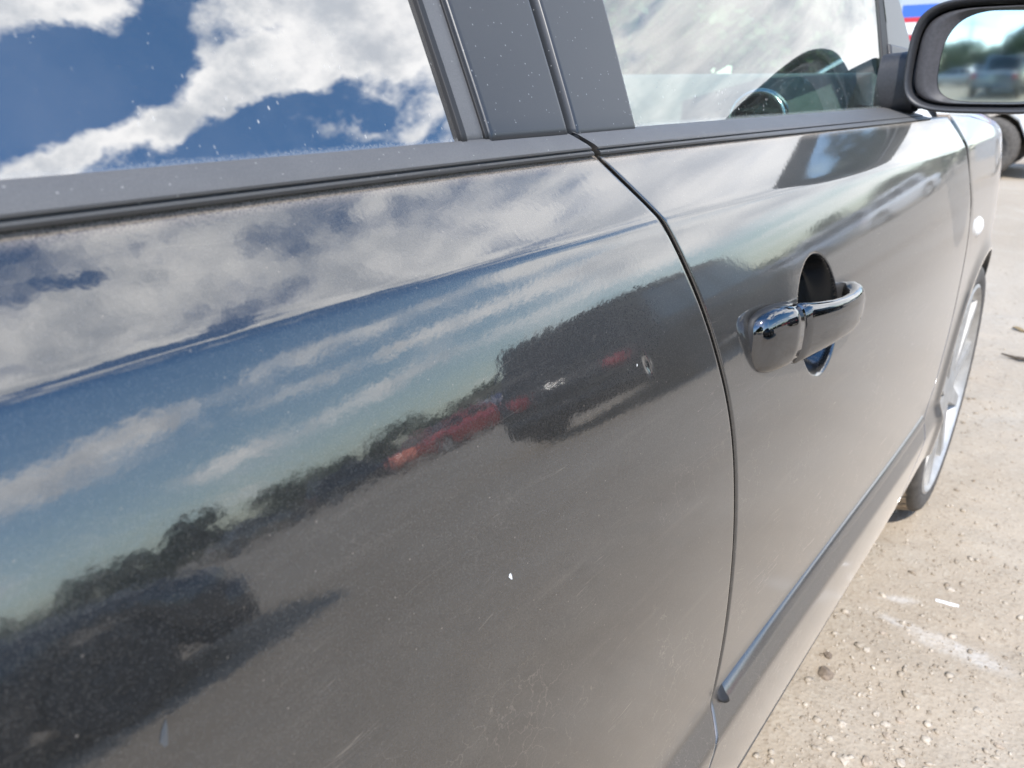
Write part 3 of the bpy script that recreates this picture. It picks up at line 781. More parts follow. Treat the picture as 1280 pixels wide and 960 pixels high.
# inner frame and seam
GCY = .158
MYAW = 9.0
inn = [(MX+.0155, .1005, .0655, CYm), (MX+.007, .0985, .0645, CYm), (MX+.005, .096, .063, .1685), (MX+.009, .090, .0630, .164), (MX+.020, .0815, .0625, GCY), (MX+.024, .0805, .0615, GCY)]
mb = MB(); A = np.array([[(px_-(py_-GCY)*math.tan(R(MYAW))*max(0, i-2)/3, py_, pz_) for px_, py_, pz_ in ring(x, hw, hh, cy, CZm-.001, cut=.05+.16*i/5) ] for i, (x, hw, hh, cy) in enumerate(inn)]); mb.grid(A, flip=True, close=True)
mb.build('mirror_frame', M['plastic_in'], mirr, True, MO)
# convex glass, turned a little outwards
gl = []
TH = R(MYAW); TV = R(0.5)
for s_ in (0.0, .2, .4, .6, .8, .95, 1.0):
    row = []
    for (x, y, z) in ring(0, .0800*s_, .0610*s_, GCY, CZm-.001, cut=.21):
        dy, dz = y-GCY, z-(CZm-.001); bul = (dy*dy+dz*dz)/(2*1.5)
        row.append((MX+.023+bul-dy*math.tan(TH)+dz*math.tan(TV), y, z))
    gl.append(row)
mb = MB(); mb.grid(np.array(gl), flip=False, close=True); mg = mb.build('mirror_glass', M['mirror'], mirr, True, MO)
# stalk from the sail to the housing
mb = MB()
A = []
for s_ in np.linspace(0, 1, 8):
    y = .325-.055*s_; A.append(ring(0, 1, 1, 0, 0, 20, 3.0))
    A[-1] = [(MX+.062+.040*q[1], y+.0, 1.004+.046*q[2]-.006*(1-s_)) for q in A[-1]]
mb.grid(np.array(A), flip=True, close=True); mb.build('mirror_stalk', M['plastic'], mirr, True, MO)

# ------------------------------------------------------------------ cabin
cab = MB()
dash_sec = [(1.66, .62), (1.50, .66), (1.47, .84), (1.505, .955), (1.56, 1.010), (1.66, 1.020), (1.80, 1.0), (1.80, .62)]
A = np.array([[(x, y, z) for x, z in dash_sec] for y in np.linspace(.40, mir(.40), 24)])
cab.grid(A, close=True, flip=True); n = len(dash_sec); cab.f += [tuple(range(n)), tuple(range(len(cab.v)-1, len(cab.v)-n-1, -1))]; cab.m += [0, 0]
dash = sharp(cab.build('dashboard', M['interior'], car, True, CAR0), 40)
vn = MB(); vc = (1.478, .545, .935)
vn.lathe([(.058, .004), (.056, -.006), (.050, -.010), (.046, -.006), (.045, .012)], vc, 'x', 40)
vent = vn.build('vent_ring', M['chrome'], dash, True, CAR0)
vd = MB(); vd.lathe([(.0, .006), (.046, .006)], vc, 'x', 32)
for k in (-.02, 0.0, .02): vd.box((vc[0]-.004, vc[1]-.04, vc[2]+k-.003), (vc[0]+.005, vc[1]+.04, vc[2]+k+.003), 0, 0)
vd.build('vent_grille', M['interior_dark'], dash, False, CAR0)
# seats
def seat(cx, cy):
    s_ = bpy.data.objects.new('seat', None); col.objects.link(s_); s_.parent = car; s_.location = (cx-XC, cy-YC, .3)
    b = MB(); b.box((-.05, -.25, .0), (.47, .25, .20), .06); b.build('seat_cushion', M['interior_dark'], s_)
    b = MB(); A = []
    for t_ in np.linspace(0, 1, 8):
        zz_ = .12+t_*.50; xx = .0-.16*t_; w = .24-.03*t_; A.append([(xx+.06, -w, zz_), (xx+.09, -w*.6, zz_), (xx+.07, 0, zz_), (xx+.09, w*.6, zz_), (xx+.06, w, zz_), (xx-.06, w*.9, zz_), (xx-.06, -w*.9, zz_)])
    b.grid(np.array(A), close=True); k = 7; b.f += [tuple(range(6, -1, -1)), tuple(range(49, 56))]; b.m += [0, 0]; b.build('seat_back', M['interior_dark'], s_)
seat(.62, .72); seat(.62, mir(.72)); 
# steering wheel on the far side
st = MB(); c0 = Vector((1.25, mir(.72), .90))
ringp = [(c0.x+.12*math.cos(a)*.45, c0.y+.185*math.sin(a), c0.z+.175*math.cos(a)) for a in np.linspace(0, 2*math.pi, 33)]
st.tube(ringp, .014, 8); st.tube([(1.25, mir(.72)-.17, .9), (1.27, mir(.72), .88), (1.25, mir(.72)+.17, .9)], .018, 6); st.tube([(1.27, mir(.72), .88), (1.5, mir(.72), .82)], .03, 8)
st.build('steering_wheel', M['interior_dark'], car, True, CAR0)
for s_ in (False, True):
    y0 = .385 if not s_ else mir(.385); mb = MB()
    mb.box((-.3, min(y0, y0+(.02 if not s_ else -.02)), .35), (1.5, max(y0, y0+(.02 if not s_ else -.02)), .945), 0)
    mb.build('door_lining', M['interior'], car, False, CAR0)

# paint chips and marks that stand on the door
def chip(x, z, a, b, rot, mat, nm='paint_chip', pnt=None):
    v = []; n = 9
    for k in range(n):
        t_ = 2*math.pi*k/n; r1 = 1+.25*math.sin(3*t_+x*99)
        u, w = a*math.cos(t_)*r1, b*math.sin(t_)*r1; u, w = u*math.cos(rot)-w*math.sin(rot), u*math.sin(rot)+w*math.cos(rot)
        v.append((x+u, float(Yd(x+u, z+w))-.00025, z+w))
    c = (x, float(Yd(x, z))-.0006, z)
    mb = MB(); mb.add([c]+v, [(0, 1+(k+1) % n, 1+k) for k in range(n)]); mb.build(nm, mat, pnt or rear_door, True, CAR0)
chip(.313, .721, .0012, .0022, .3, M['chip'])
chip(.498, .800, .0012, .0005, 1.0, M['chip'])
M['scuff'] = simple('grey_scuff', (0.055, 0.06, 0.065), 0.4, 0, 1)
chip(.102, .762, .0016, .0050, -.35, M['scuff'], 'paint_scuff')


# ------------------------------------------------------------------ parked cars
def car_prof(kind):
    if kind == 'suv':
        st = [(-2.25, .50, .80, .70), (-2.20, .34, .98, .84), (-2.05, .28, 1.05, .90), (-1.2, .26, 1.06, .92), (0, .26, 1.04, .92), (.95, .26, 1.03, .91), (1.25, .26, 1.02, .90), (1.9, .28, .97, .87), (2.15, .34, .88, .80), (2.25, .45, .72, .66)]
        cab = (-2.12, 1.05, -1.85, .45, 1.72, .70, 1.04)
    elif kind == 'pickup':
        st = [(-2.7, .55, .95, .80), (-2.66, .45, 1.05, .90), (-2.3, .40, 1.08, .93), (-1.0, .38, 1.08, .94), (0, .38, 1.08, .94), (1.0, .38, 1.08, .94), (1.4, .38, 1.08, .93), (2.2, .40, 1.04, .91), (2.5, .45, .96, .85), (2.6, .55, .85, .72)]
        cab = (-.75, 1.15, -.60, .60, 1.82, .74, 1.06)
    else:
        st = [(-2.3, .48, .72, .66), (-2.22, .32, .90, .80), (-1.9, .24, .96, .86), (-1.2, .22, .97, .89), (0, .22, .94, .89), (.7, .22, .92, .89), (1.1, .22, .90, .88), (1.75, .24, .82, .85), (2.1, .30, .72, .77), (2.25, .42, .60, .60)]
        cab = (-1.75, .98, -1.05, .22, 1.43, .62, .93)
    return st, cab
def parked_car(name, kind, paint, label, loc, rz, cat='car', group=None, z=0, rimmat='rim', scale=1.0, tail_in=0.0, stripes=None):
    st, (cb0, cb1, ct0, ct1, zr_, hwr, zb_) = car_prof(kind)
    root = empty(name, (loc[0], loc[1], z), rz); root.scale = (scale,)*3
    tag(root, label, cat, group)
    xs = np.linspace(st[0][0], st[-1][0], 40); A = []
    sx = [q[0] for q in st]
    wr = .33 if kind == 'sedan' else .38
    axl = (st[-1][0]-.85, st[0][0]+.85)
    for x in xs:
        zb = np.interp(x, sx, [q[1] for q in st]); zt = np.interp(x, sx, [q[2] for q in st]); hw = np.interp(x, sx, [q[3] for q in st])
        za = zb
        for ax in axl:
            if abs(x-ax) < wr+.06: za = max(za, wr+math.sqrt((wr+.06)**2-(x-ax)**2))
        za = min(za, zt-.12); zm = max((za+zt)/2, zt-.25)
        half = [(hw*.55, za), (hw*.97, za), (hw*.995, za+.03), (hw, zm), (hw*.985, zt-.06), (hw*.93, zt-.005), (hw*.7, zt+.012), (hw*.3, zt+.02)]
        A.append([(x, y, q) for y, q in half]+[(x, -y, q) for y, q in half[::-1]])
    mb = MB(); mb.grid(np.array(A), close=True); k = 16
    mb.f += [tuple(range(k-1, -1, -1)), tuple(range(39*k, 40*k))]; mb.m += [0, 0]
    sharp(mb.build('body', paint, root), 50)
    # cabin shell
    hb = np.interp((cb0+cb1)/2, sx, [q[3] for q in st])*.93
    mb = MB(); lo = []; hi = []; N = 14
    out = lambda x0, x1, w: [(x1, -w*.8), (x1+.06, 0), (x1, w*.8), (x1-.10, w), (x0+.12, w), (x0, w*.82), (x0-.04, 0), (x0, -w*.82), (x0+.12, -w), (x1-.10, -w)]
    A = []
    for t_ in (0, .5, .93, 1.0):
        x0 = cb0+(ct0-cb0)*t_; x1 = cb1+(ct1-cb1)*t_; w = hb+(hwr-hb)*t_; zz_ = zb_-.02+(zr_-.06-zb_)*min(t_, .93)/.93
        if t_ == 1.0: x0 += .05; x1 -= .05; w -= .05; zz_ = zr_-.015
        A.append([(x, y, zz_) for x, y in out(x0, x1, w)])
    A.append([((cb0+cb1)/2*.4+x*.55, y*.6, zr_) for x, y, _ in A[-1]])
    mb.grid(np.array(A), close=True); mb.f += [tuple(range(40, 50))]; mb.m += [0]
    sharp(mb.build('cabin', paint, root), 40)
    # windows: inset panes standing 4 mm proud
    def lerp(t_):
        x0 = cb0+(ct0-cb0)*t_; x1 = cb1+(ct1-cb1)*t_; w = hb+(hwr-hb)*t_; return x0, x1, w, zb_-.02+(zr_-.06-zb_)*t_/.93
    a0, a1, aw, az_ = lerp(.12); b0, b1, bw, bz_ = lerp(.86)
    e = .006
    for s_ in (1, -1):
        spl = [(.0, .46), (.50, 1.0)] if kind != 'suv' else [(.0, .27), (.30, .62), (.65, 1.0)]
        for u0, u1 in spl:
            fa = lambda u: a0+.16+(a1-.14-a0-.16)*u; fb = lambda u: b0+.16+(b1-.14-b0-.16)*u
            v = [(fa(u0), s_*(aw+e), az_), (fa(u1), s_*(aw+e), az_), (fb(u1), s_*(bw+e), bz_), (fb(u0), s_*(bw+e), bz_)]
            mb = MB(); w2 = [(p[0], p[1]-s_*.02, p[2]) for p in v]
            f = [(0, 1, 2, 3), (0, 4, 5, 1), (1, 5, 6, 2), (2, 6, 7, 3), (3, 7, 4, 0)]
            mb.add(v+w2, f if s_ < 0 else [q[::-1] for q in f]); mb.build('window', M['carglass'], root, False)
    for nm, (xa, xb, d) in (('windscreen', (a1+.035, b1+.035, 1)), ('rear_screen', (a0-.03, b0-.03, -1))):
        v = [(xa-d*.03, -aw*.80, az_), (xa-d*.03, aw*.80, az_), (xb-d*.03, bw*.80, bz_), (xb-d*.03, -bw*.80, bz_), (xa+d*.012, 0, az_), (xb+d*.012, 0, bz_)]
        mb = MB(); f = [(0, 4, 5, 3), (4, 1, 2, 5)]; mb.add([(p[0]+d*.008, p[1], p[2]) for p in v], f if d > 0 else [q[::-1] for q in f]); mb.build(nm, M['carglass'], root, False)
    x1, x0 = st[-1][0], st[0][0]; zl = st[-2][2]-.12; wl = st[-2][3]
    for s_ in (1, -1):
        mb = MB(); mb.box((st[-3][0]+.06, s_*wl*.80-.16, zl-.09), (st[-2][0]+.05, s_*wl*.80+.10, zl+.05), .03); mb.build('headlight', M['lens'], root)
        zt2 = st[1][2]-.12; yy = s_*(st[1][3]*.84-tail_in)
        mb = MB(); mb.box((st[1][0]-.05, yy-.11, zt2-.16), (st[2][0]-.02, yy+.11, zt2+.06), .02); mb.build('tail_light', M['red_lens'], root)
    mb = MB(); mb.box((x1-.34, -.74, .17), (x1+.03, .74, .55), .05); mb.build('bumper', paint, root)
    mb = MB(); mb.box((x0-.03, -.72, .40), (x0+.20, .72, .60), .05); mb.build('bumper', paint, root)
    mb = MB(); mb.box((x1-.02, -.45, .56), (x1+.035, .45, .66), .01); mb.build('grille', M['rubber'], root)
    hw0 = st[4][3]
    for ax in axl:
        for s_ in (1, -1):
            yo = s_*(hw0+.005)
            w = bpy.data.objects.new('wheel', None); col.objects.link(w); w.parent = root; w.location = (ax, yo, wr)
            mb = MB(); mb.lathe([(wr*.62, -.01*s_), (wr*.8, .012*s_), (wr*.96, -.01*s_), (wr, -.04*s_), (wr, -.2*s_), (wr*.7, -.22*s_)], (0, 0, 0), 'y', 24); mb.build('tyre', M['tyre'], w)
            mb = MB(); mb.lathe([(0, -.02*s_), (.07, -.01*s_), (.09, -.05*s_), (wr*.55, -.04*s_), (wr*.63, -.008*s_)], (0, 0, 0), 'y', 20); mb.build('rim', M[rimmat], w)
    if stripes:
        for i, (m_, z0, z1) in enumerate(stripes):
            for s_ in (1, -1):
                mb = MB(); yy = hw0*1.0+.004+.001*i
                mb.box((st[2][0], s_*yy-.003, z0), (st[-3][0], s_*yy+.003, z1)); mb.build('stripe', m_, root, False)
    return root
def polar(az, d): a = R(az); return (d*math.cos(a), -d*math.sin(a))
C = {n: gloss_paint(n+'_car_paint', c) for n, c in dict(black=(.012, .014, .018), charcoal=(.02, .026, .034), white=(.78, .78, .77), silver=(.42, .43, .44), red=(.42, .02, .02), orange=(.45, .09, .03), blue=(.03, .06, .26), beige=(.36, .31, .24), slate=(.10, .125, .15)).items()}
C['black'].node_tree.nodes['Principled BSDF'].inputs['Coat Weight'].default_value = .15; C['black'].node_tree.nodes['Principled BSDF'].inputs['Roughness'].default_value = .6
for n in ('white',): C[n].node_tree.nodes['Principled BSDF'].inputs['Metallic'].default_value = 0
parked_car('parked_suv', 'suv', C['black'], 'black sport utility vehicle mirrored on the rear door above the white chip', polar(31.2, 9.2), R(-12), 'sport utility vehicle', tail_in=.2, rimmat='tyre', scale=.86)
parked_car('parked_sedan', 'sedan', C['charcoal'], 'dark blue grey sedan mirrored low on the left of the rear door', (-.05, -4.9), R(4), 'car', rimmat='tyre')
parked_car('parked_car', 'sedan', C['orange'], 'orange sedan far off in the line of vehicles mirrored on the rear door', polar(48.5, 30), R(-20), 'car')
parked_car('parked_car', 'sedan', C['red'], 'red sedan beside the orange one in the mirrored line of vehicles', polar(44.0, 27), R(65), 'car')
parked_car('parked_car', 'suv', C['silver'], 'silver sport utility vehicle mirrored small on the front door above the handle', polar(23.5, 38), R(70), 'car')
parked_car('parked_car', 'suv', C['white'], 'white sport utility vehicle mirrored small on the front door under the trees', polar(19.0, 36), R(80), 'car')
parked_car('parked_car', 'sedan', C['silver'], 'pale silver sedan in the mirrored line of vehicles right of the black one', polar(27.2, 38), R(75), 'car')
parked_car('parked_car', 'suv', C['charcoal'], 'grey sport utility vehicle in the mirrored line left of the orange sedan', polar(54.5, 34), R(30), 'car')
parked_car('parked_car', 'sedan', C['beige'], 'beige sedan in the far mirrored line of vehicles', polar(62, 34), R(15), 'car')
parked_car('parked_car', 'sedan', C['blue'], 'blue sedan at the left end of the far mirrored line', polar(41.3, 30), R(65), 'car')
parked_car('white_car', 'sedan', C['white'], 'white car parked crosswise ahead, its end showing past the front fender', (11.3, 2.65), R(90), 'car', rimmat='tyre')

# ------------------------------------------------------------------ trees
def leaf_cloud(n, centers, size, rs):
    v = np.zeros((n*4, 3)); idx = rs.integers(0, len(centers), n)
    c = np.array([q[:3] for q in centers])[idx]; r_ = np.array([q[3] for q in centers])[idx]
    d = rs.normal(size=(n, 3)); d /= np.linalg.norm(d, axis=1)[:, None]
    p = c+d*(r_*rs.uniform(.35, 1.0, n)**.6)[:, None]
    a = rs.normal(size=(n, 3)); a /= np.linalg.norm(a, axis=1)[:, None]; b = np.cross(a, rs.normal(size=(n, 3))); b /= np.linalg.norm(b, axis=1)[:, None]
    s_ = (size*rs.uniform(.6, 1.3, n))[:, None]
    v[0::4] = p-a*s_; v[1::4] = p-b*s_*.55; v[2::4] = p+a*s_; v[3::4] = p+b*s_*.55
    f = [(4*i, 4*i+1, 4*i+2, 4*i+3) for i in range(n)]
    return v, f
def broad_tree(name, label, loc, h, w, seed, group, nleaf=1500, low=.28):
    rs = np.random.default_rng(seed); root = empty(name, (loc[0], loc[1], 0), rs.uniform(0, 6)); tag(root, label, 'tree', group)
    mb = MB(); mb.tube([(0, 0, -.2), (.03*h, 0, h*.25), (.0, .02*h, h*.5), (0, 0, h*.8)], [h*.035, h*.026, h*.017, h*.006], 7)
    cs = []
    for k in range(11):
        a = rs.uniform(0, 6.28); t_ = rs.uniform(low, .95); rad = w*.42*math.sin(min(1, (1.05-t_)*1.9)*1.5)
        q = (rad*math.cos(a), rad*math.sin(a), h*t_); cs.append((q[0], q[1], q[2], w*rs.uniform(.16, .27)))
        mb.tube([(0, 0, h*(.2+.4*t_)), (q[0]*.5, q[1]*.5, h*(.12+.75*t_)), q], [h*.014, h*.009, h*.003], 5)
    mb.build('trunk', M['bark'], root)
    v, f = leaf_cloud(nleaf, cs, .035*h+.06, rs); link('crown', v, f, M['leaf'], root, False)
    return root
def copy_tree(o, parent=None):
    c = o.copy(); col.objects.link(c)
    if parent: c.parent = parent
    for ch in list(o.children): copy_tree(ch, c)
    return c
GT = 'trees beyond the yard'
TL = 'broadleaf tree in the far tree line mirrored across the doors'
protos = [broad_tree('tree', TL, (0, 0), 5.0, 5.0, 11, GT), broad_tree('tree', TL, (0, 0), 6.0, 4.4, 12, GT), broad_tree('tree', TL, (0, 0), 4.2, 5.6, 13, GT)]
k = 0
for az in list(np.arange(37, 86, 1.5))+list(np.arange(8, 37, 1.9)):
    d = 62+12*math.sin(az*1.7)+6*math.cos(az*.9); o = protos[k] if k < 3 else copy_tree(protos[k % 3]); k += 1
    sc = (.42+.30*random.random()) if az > 37 else (.42+.28*random.random())
    p = polar(az+random.uniform(-.6, .6), d); o.location = (p[0], p[1], 0); o.scale = (sc*1.5, sc*1.5, sc); o.rotation_euler = (0, 0, random.uniform(0, 6.2))
def spruce(name, label, loc, h, seed):
    rs = np.random.default_rng(seed); root = empty(name, (loc[0], loc[1], 0)); tag(root, label, 'tree')
    mb = MB(); mb.tube([(0, 0, -.2), (0, 0, h*.5), (0, 0, h)], [h*.022, h*.013, .01], 7); mb.build('trunk', M['bark'], root)
    V = []; F = []
    for i in range(900):
        t_ = rs.uniform(.06, 1)**.8; z = h*(1-.94*t_); L = h*.34*t_*rs.uniform(.6, 1.1)+.1; a = rs.uniform(0, 6.28); c, s_ = math.cos(a), math.sin(a)
        wd = .10*L+.05; dz = -.32*L
        for q in range(4):
            u = rs.uniform(.25, 1); px_, py_, pz_ = c*L*u, s_*L*u, z+dz*u*u+rs.uniform(-.05, .05); n_ = len(V); ang = a+rs.uniform(-.8, .8); ll = .22*L*rs.uniform(.6, 1.3)+.08
            V += [(px_, py_, pz_), (px_+math.cos(ang)*ll-math.sin(ang)*wd, py_+math.sin(ang)*ll+math.cos(ang)*wd, pz_-.2*ll), (px_+math.cos(ang)*ll*1.5, py_+math.sin(ang)*ll*1.5, pz_-.4*ll), (px_+math.cos(ang)*ll+math.sin(ang)*wd, py_+math.sin(ang)*ll-math.cos(ang)*wd, pz_-.2*ll)]
            F.append((n_, n_+1, n_+2, n_+3))
    link('crown', V, F, M['needle'], root, False); return root

spruce('spruce_tree', 'tall dark spruce standing against the sky in the wing mirror', polar(168.2, 42), 6.4, 5)
k = 0
for az, d, sc in ((177.5, 40, 1.0), (176, 46, .95), (172.8, 52, 1.0), (171, 56, .95), (169.5, 50, .9), (166, 52, 1.1), (164, 48, 1.1), (162, 56, 1.0), (168.5, 44, 1.25), (173.6, 46, 1.2), (164.8, 44, 1.2)):
    o = copy_tree(protos[k % 3]); k += 1; p = polar(az, d); o.location = (p[0], p[1], 0); o.scale = (sc, sc, sc*.8); o.rotation_euler = (0, 0, k*1.3)
    o['label'] = 'leafy tree in the row behind the car, low in the wing mirror'; o['group'] = 'trees in the wing mirror'; o.name = 'tree'
TA = 'leafy tree ahead, seen dimly through the front window and windscreen'
big = broad_tree('tree', TA, (0, 0), 7.0, 7.5, 31, 'trees ahead of the car', 4200, .08)
for i, (az, d, sc) in enumerate(((-6, 55, 1.2), (-10, 56, 1.2), (-14, 57, 1.2), (-18, 56, 1.2), (-22, 57, 1.2), (-26, 58, 1.25), (-30, 57, 1.2), (-34, 58, 1.2), (-39, 56, 1.2), (-8, 52, .9), (-12, 48, 1.1), (-16, 50, 1.0), (-20, 47, 1.05), (-24, 50, 1.1), (-28, 46, .95), (-32, 49, 1.05), (-37, 47, 1.0), (-42, 50, 1.1))):
    o = big if i == 0 else copy_tree(big); p = polar(az, d); o.location = (p[0], p[1], 0); o.scale = (sc*1.15, sc*1.15, sc); o.rotation_euler = (0, 0, i*1.7); o.name = 'tree'
TB = 'tall leafy tree added out of view behind, darkening the mirror seen in the front door paint'
big2 = broad_tree('tree', TB, (0, 0), 8.5, 6.5, 37, 'tall trees added out of view behind the yard', 2600)
for i, (az, d) in enumerate(((134, 20), (141, 22), (147, 19), (153, 22), (159, 23))):  # unseen trees, added to darken what the mirror glass throws onto the door
    o = big2 if i == 0 else copy_tree(big2); p = polar(az, d); o.location = (p[0], p[1], 0); o.scale = (1.0, 1.0, .85+.06*i if i < 3 else .8); o.rotation_euler = (0, 0, i*2.1); o.name = 'tree'
# utility pole and wires
pp = polar(174.2, 46); pole = empty('utility_pole', (pp[0], pp[1], 0)); tag(pole, 'thin wooden utility pole standing left of the spruce in the wing mirror', 'utility pole')
mb = MB(); mb.tube([(0, 0, -.3), (0, 0, 8.2)], [.16, .11], 10); mb.build('post', M['wood'], pole)
mb = MB(); mb.box((-.08, -1.1, 7.35), (.08, 1.1, 7.5)); mb.build('crossarm', M['wood'], pole, False)
p2 = polar(150, 60); mb = MB(); q0 = Vector((pp[0], pp[1], 7.55)); q1 = Vector((p2[0], p2[1], 6.6))
mb.tube([q0.lerp(q1, t_)-Vector((0, 0, 1.2*4*t_*(1-t_))) for t_ in np.linspace(0, 1, 16)], .035, 5); wi = mb.build('wire', M['rubber'], None); tag(wi, 'dark overhead wire crossing the sky in the wing mirror', 'wire')
parked_car('parked_pickup', 'pickup', C['slate'], 'slate blue pickup low in the wing mirror', polar(167.5, 15), R(200), 'pickup')
parked_car('parked_car', 'sedan', C['silver'], 'silver sedan low at the left of the wing mirror', polar(175.4, 26), R(110), 'car')
parked_car('parked_car', 'suv', C['charcoal'], 'dark wagon between the silver sedan and the pickup in the wing mirror', polar(171.6, 30), R(60), 'car')

# striped van far ahead, seen between the front pillar and the mirror
van = empty('striped_van', (16.5, .35, 0), R(-94)); tag(van, 'tall pale van with blue and red stripes seen between front pillar and mirror', 'van')
mb = MB(); mb.box((-3.2, -1.05, .55), (.4, 1.05, 2.95), .10); sharp(mb.build('box_body', C['silver'], van), 30)
mb = MB(); A = []
for y_ in (-1.0, -.6, .6, 1.0):
    A.append([(.4, y_, .45), (.4, y_, 2.2), (.85, y_*.96, 2.15), (1.4, y_*.94, 1.45), (2.1, y_*.92, 1.20), (2.25, y_*.9, .85), (2.2, y_*.92, .45)])
mb.grid(np.array(A), close=True); mb.f += [tuple(range(7)), tuple(range(27, 20, -1))]; mb.m += [0, 0]; sharp(mb.build('cab', C['silver'], van), 30)
mb = MB(); mb.add([(.92, -.85, 2.08), (.92, .85, 2.08), (1.40, .85, 1.49), (1.40, -.85, 1.49)], [(0, 1, 2, 3)]); mb.build('windscreen', M['carglass'], van, False)
M['stripe_blue'] = simple('blue_stripe', (.05, .14, .55), .4); M['stripe_red'] = simple('red_stripe', (.55, .03, .05), .4); M['stripe_white'] = simple('white_stripe', (.8, .8, .79), .4)
for m_, z0, z1 in (('stripe_blue', 2.06, 2.25), ('stripe_red', 1.98, 2.055), ('stripe_white', 1.80, 1.975), ('stripe_red', 1.63, 1.78), ('stripe_blue', 1.42, 1.60)):
    for sd in (1, -1):
        mb = MB(); mb.box((-3.05, sd*1.053-.004, z0), (.3, sd*1.053+.004, z1)); mb.build('stripe', M[m_], van, False)
for ax in (-2.2, 1.3):
    for sd in (1, -1):
        w = bpy.data.objects.new('wheel', None); col.objects.link(w); w.parent = van; w.location = (ax, sd*1.03, .40)
        mb = MB(); mb.lathe([(.24, -.01*sd), (.36, .01*sd), (.40, -.04*sd), (.40, -.24*sd), (.28, -.26*sd)], (0, 0, 0), 'y', 24); mb.build('tyre', M['tyre'], w)
        mb = MB(); mb.lathe([(0, -.04*sd), (.1, -.01*sd), (.22, -.05*sd), (.25, -.01*sd)], (0, 0, 0), 'y', 20); mb.build('rim', M['rim'], w)

# ------------------------------------------------------------------ gravel, stones and litter on the dirt
import bmesh
def ico(sub):
    b = bmesh.new(); bmesh.ops.create_icosphere(b, subdivisions=sub, radius=1.0)
    v = np.array([p.co[:] for p in b.verts]); f = np.array([[p.index for p in q.verts] for q in b.faces]); b.free(); return v, f
iv, jf = ico(1)
def groundz(x, y): return gh(x, y)-.008
N = 26000
dist = .75+4.6*rng.random(N*3)**1.6; ang = np.radians(rng.uniform(-34, 8, N*3))
px_, py_ = dist*np.cos(ang), dist*np.sin(ang)+.14
ok = (py_ < .40) & (px_ > .5); px_, py_ = px_[ok][:N], py_[ok][:N]; n = len(px_)
clump = np.array([mnoise.noise(Vector((a*3.1, b*3.1, 2.0))) for a, b in zip(px_, py_)])
size = np.clip(rng.lognormal(math.log(.0014), .58, n), .0009, .0075)*(1+.5*np.clip(clump, -.6, .8))
V = np.zeros((n, len(iv), 3)); rot = rng.normal(size=(n, 3, 3)); rot, _ = np.linalg.qr(rot)
sc3 = np.stack([rng.uniform(.8, 1.4, n), rng.uniform(.7, 1.2, n), rng.uniform(.45, .8, n)], 1)
jit = 1+.28*rng.normal(size=(n, len(iv), 1)).clip(-1.3, 1.3)
V = np.einsum('nij,nkj->nki', rot, iv[None]*jit)*sc3[:, None]*size[:, None, None]
V += np.stack([px_, py_, np.array([groundz(a, b) for a, b in zip(px_, py_)])+size*.25], 1)[:, None]
F = (jf[None]+(np.arange(n)*len(iv))[:, None, None]).reshape(-1, 3)
me = bpy.data.meshes.new('gravel'); me.vertices.add(n*len(iv)); me.vertices.foreach_set('co', V.reshape(-1).astype(np.float32))
me.loops.add(len(F)*3); me.loops.foreach_set('vertex_index', F.reshape(-1).astype(np.int32)); me.polygons.add(len(F))
me.polygons.foreach_set('loop_start', np.arange(0, len(F)*3, 3, dtype=np.int32)); me.update(calc_edges=True); me.materials.append(M['stone'])
go = bpy.data.objects.new('gravel', me); col.objects.link(go); tag(go, kind='stuff')
iv2, jf2 = ico(2)
def stone(x, y, r_, mat, label, group=None, seed=0):
    rs = np.random.default_rng(seed); o = Vector(rs.uniform(0, 50, 3))
    vv = [tuple(Vector(p)*(1+.55*mnoise.noise(Vector(p)*1.1+o)+.16*mnoise.noise(Vector(p)*3.1+o))*Vector((1.25, .95, .62)).length/1.68*1.0) for p in iv2]
    ob = link('stone', [(p[0]*1.25*r_, p[1]*.95*r_, p[2]*.62*r_) for p in vv], [tuple(int(i) for i in q) for q in jf2], mat, None, False)
    ob.location = (x, y, groundz(x, y)+r_*.28); ob.rotation_euler = (0, 0, rs.uniform(0, 6.2)); tag(ob, label, 'stone', group); return ob
M['stone_a'] = simple('pale_limestone', (.46, .40, .325), .9, nscale=120, namp=.2); M['stone_b'] = simple('tan_stone', (.38, .31, .24), .9, nscale=120, namp=.25); M['stone_c'] = simple('brown_stone', (.20, .155, .115), .9, nscale=120, namp=.3)
stone(1.236, .216, .0135, M['stone_c'], 'brown stone lying on the dirt just outside the front door sill', None, 3)
stone(1.285, .226, .008, M['stone_c'], 'small dark stone against the sill beyond the brown one', None, 4)
GS = 'loose pale stones on the dirt beside the car'
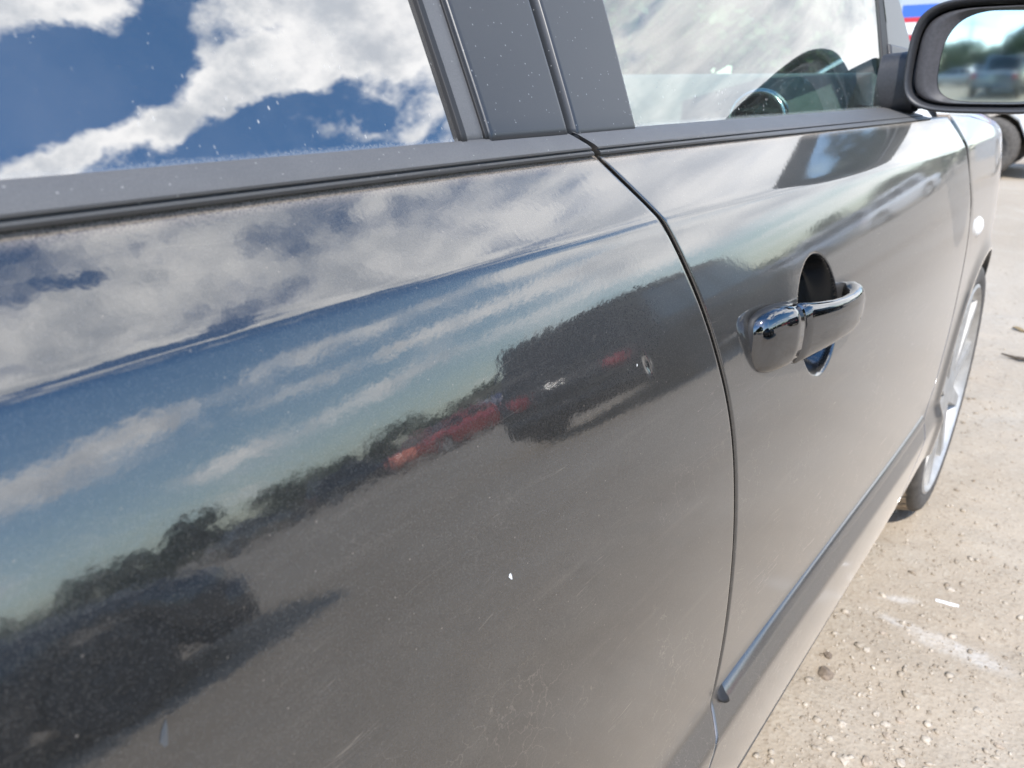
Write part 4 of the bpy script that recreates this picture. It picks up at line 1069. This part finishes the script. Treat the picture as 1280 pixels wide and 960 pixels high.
for i, (q, r_) in enumerate((((1.075, .105), .0105), ((1.108, .062), .009), ((1.055, .135), .010), ((1.15, .093), .0075), ((1.19, .118), .007), ((1.175, .100), .0085), ((1.20, .083), .0075), ((1.03, .05), .010), ((1.00, .10), .009), ((1.24, -.06), .0075), ((1.30, -.02), .008), ((1.34, .172), .007), ((1.42, .16), .007), ((1.66, .08), .009), ((1.13, .16), .008), ((.985, .145), .008), ((1.10, -.02), .007), ((1.55, .19), .008))):
    stone(q[0], q[1], r_*.78, M['stone_a'] if i % 3 else M['stone_b'], 'loose pale stone among the gravel beside the car', GS, 20+i)
# a white splinter, a twig and a dry leaf
mb = MB(); A = [[(u, w*(1-u*u*180), .003+.004*math.cos(w*300)) for w in np.linspace(-.008, .008, 5)] for u in np.linspace(-.04, .045, 9)]
A = np.array(A); A[..., 1] *= np.linspace(.35, 1, 9)[:, None]*np.linspace(1, .5, 9)[:, None]*1.6
mb.grid(A); A2 = A.copy(); A2[..., 2] -= .002; mb.grid(A2, flip=True)
sh = mb.build('plastic_splinter', C['white'], None); sh.location = (1.60, .078, groundz(1.6, .078)+.001); sh.rotation_euler = (0, 0, R(-82)); sh.scale = (.5, .45, .6); tag(sh, 'white plastic splinter lying on the dirt beyond the chalky smear', 'splinter')
mb = MB(); mb.tube([(-.07, 0, .008), (-.02, .012, .014), (.03, .0, .010), (.08, -.014, .016)], [.005, .008, .007, .003], 6); mb.tube([(.0, .006, .012), (.03, .04, .02)], [.005, .002], 5)
tw = mb.build('twig', M['bark'], None); tw.location = (3.46, .11, groundz(3.46, .11)); tw.rotation_euler = (0, 0, R(100)); tag(tw, 'short dark twig lying on the pale dirt at the right edge', 'twig')
mb = MB(); A = np.array([[(u, .022*w*math.sqrt(max(0, 1-(u/.045)**2)), .006+.010*w*w+.006*math.sin(u*60)) for w in (-1, -.5, 0, .5, 1)] for u in np.linspace(-.045, .045, 9)])
mb.grid(A); M['dry'] = simple('dry_leaf', (.22, .16, .08), .8); lf = mb.build('dry_leaf', M['dry'], None); lf.location = (3.91, .17, groundz(3.91, .17)); lf.rotation_euler = (0, 0, 1.2); lf.scale = (.7, .7, .7); tag(lf, 'dry brown leaf on the dirt above the twig', 'leaf')
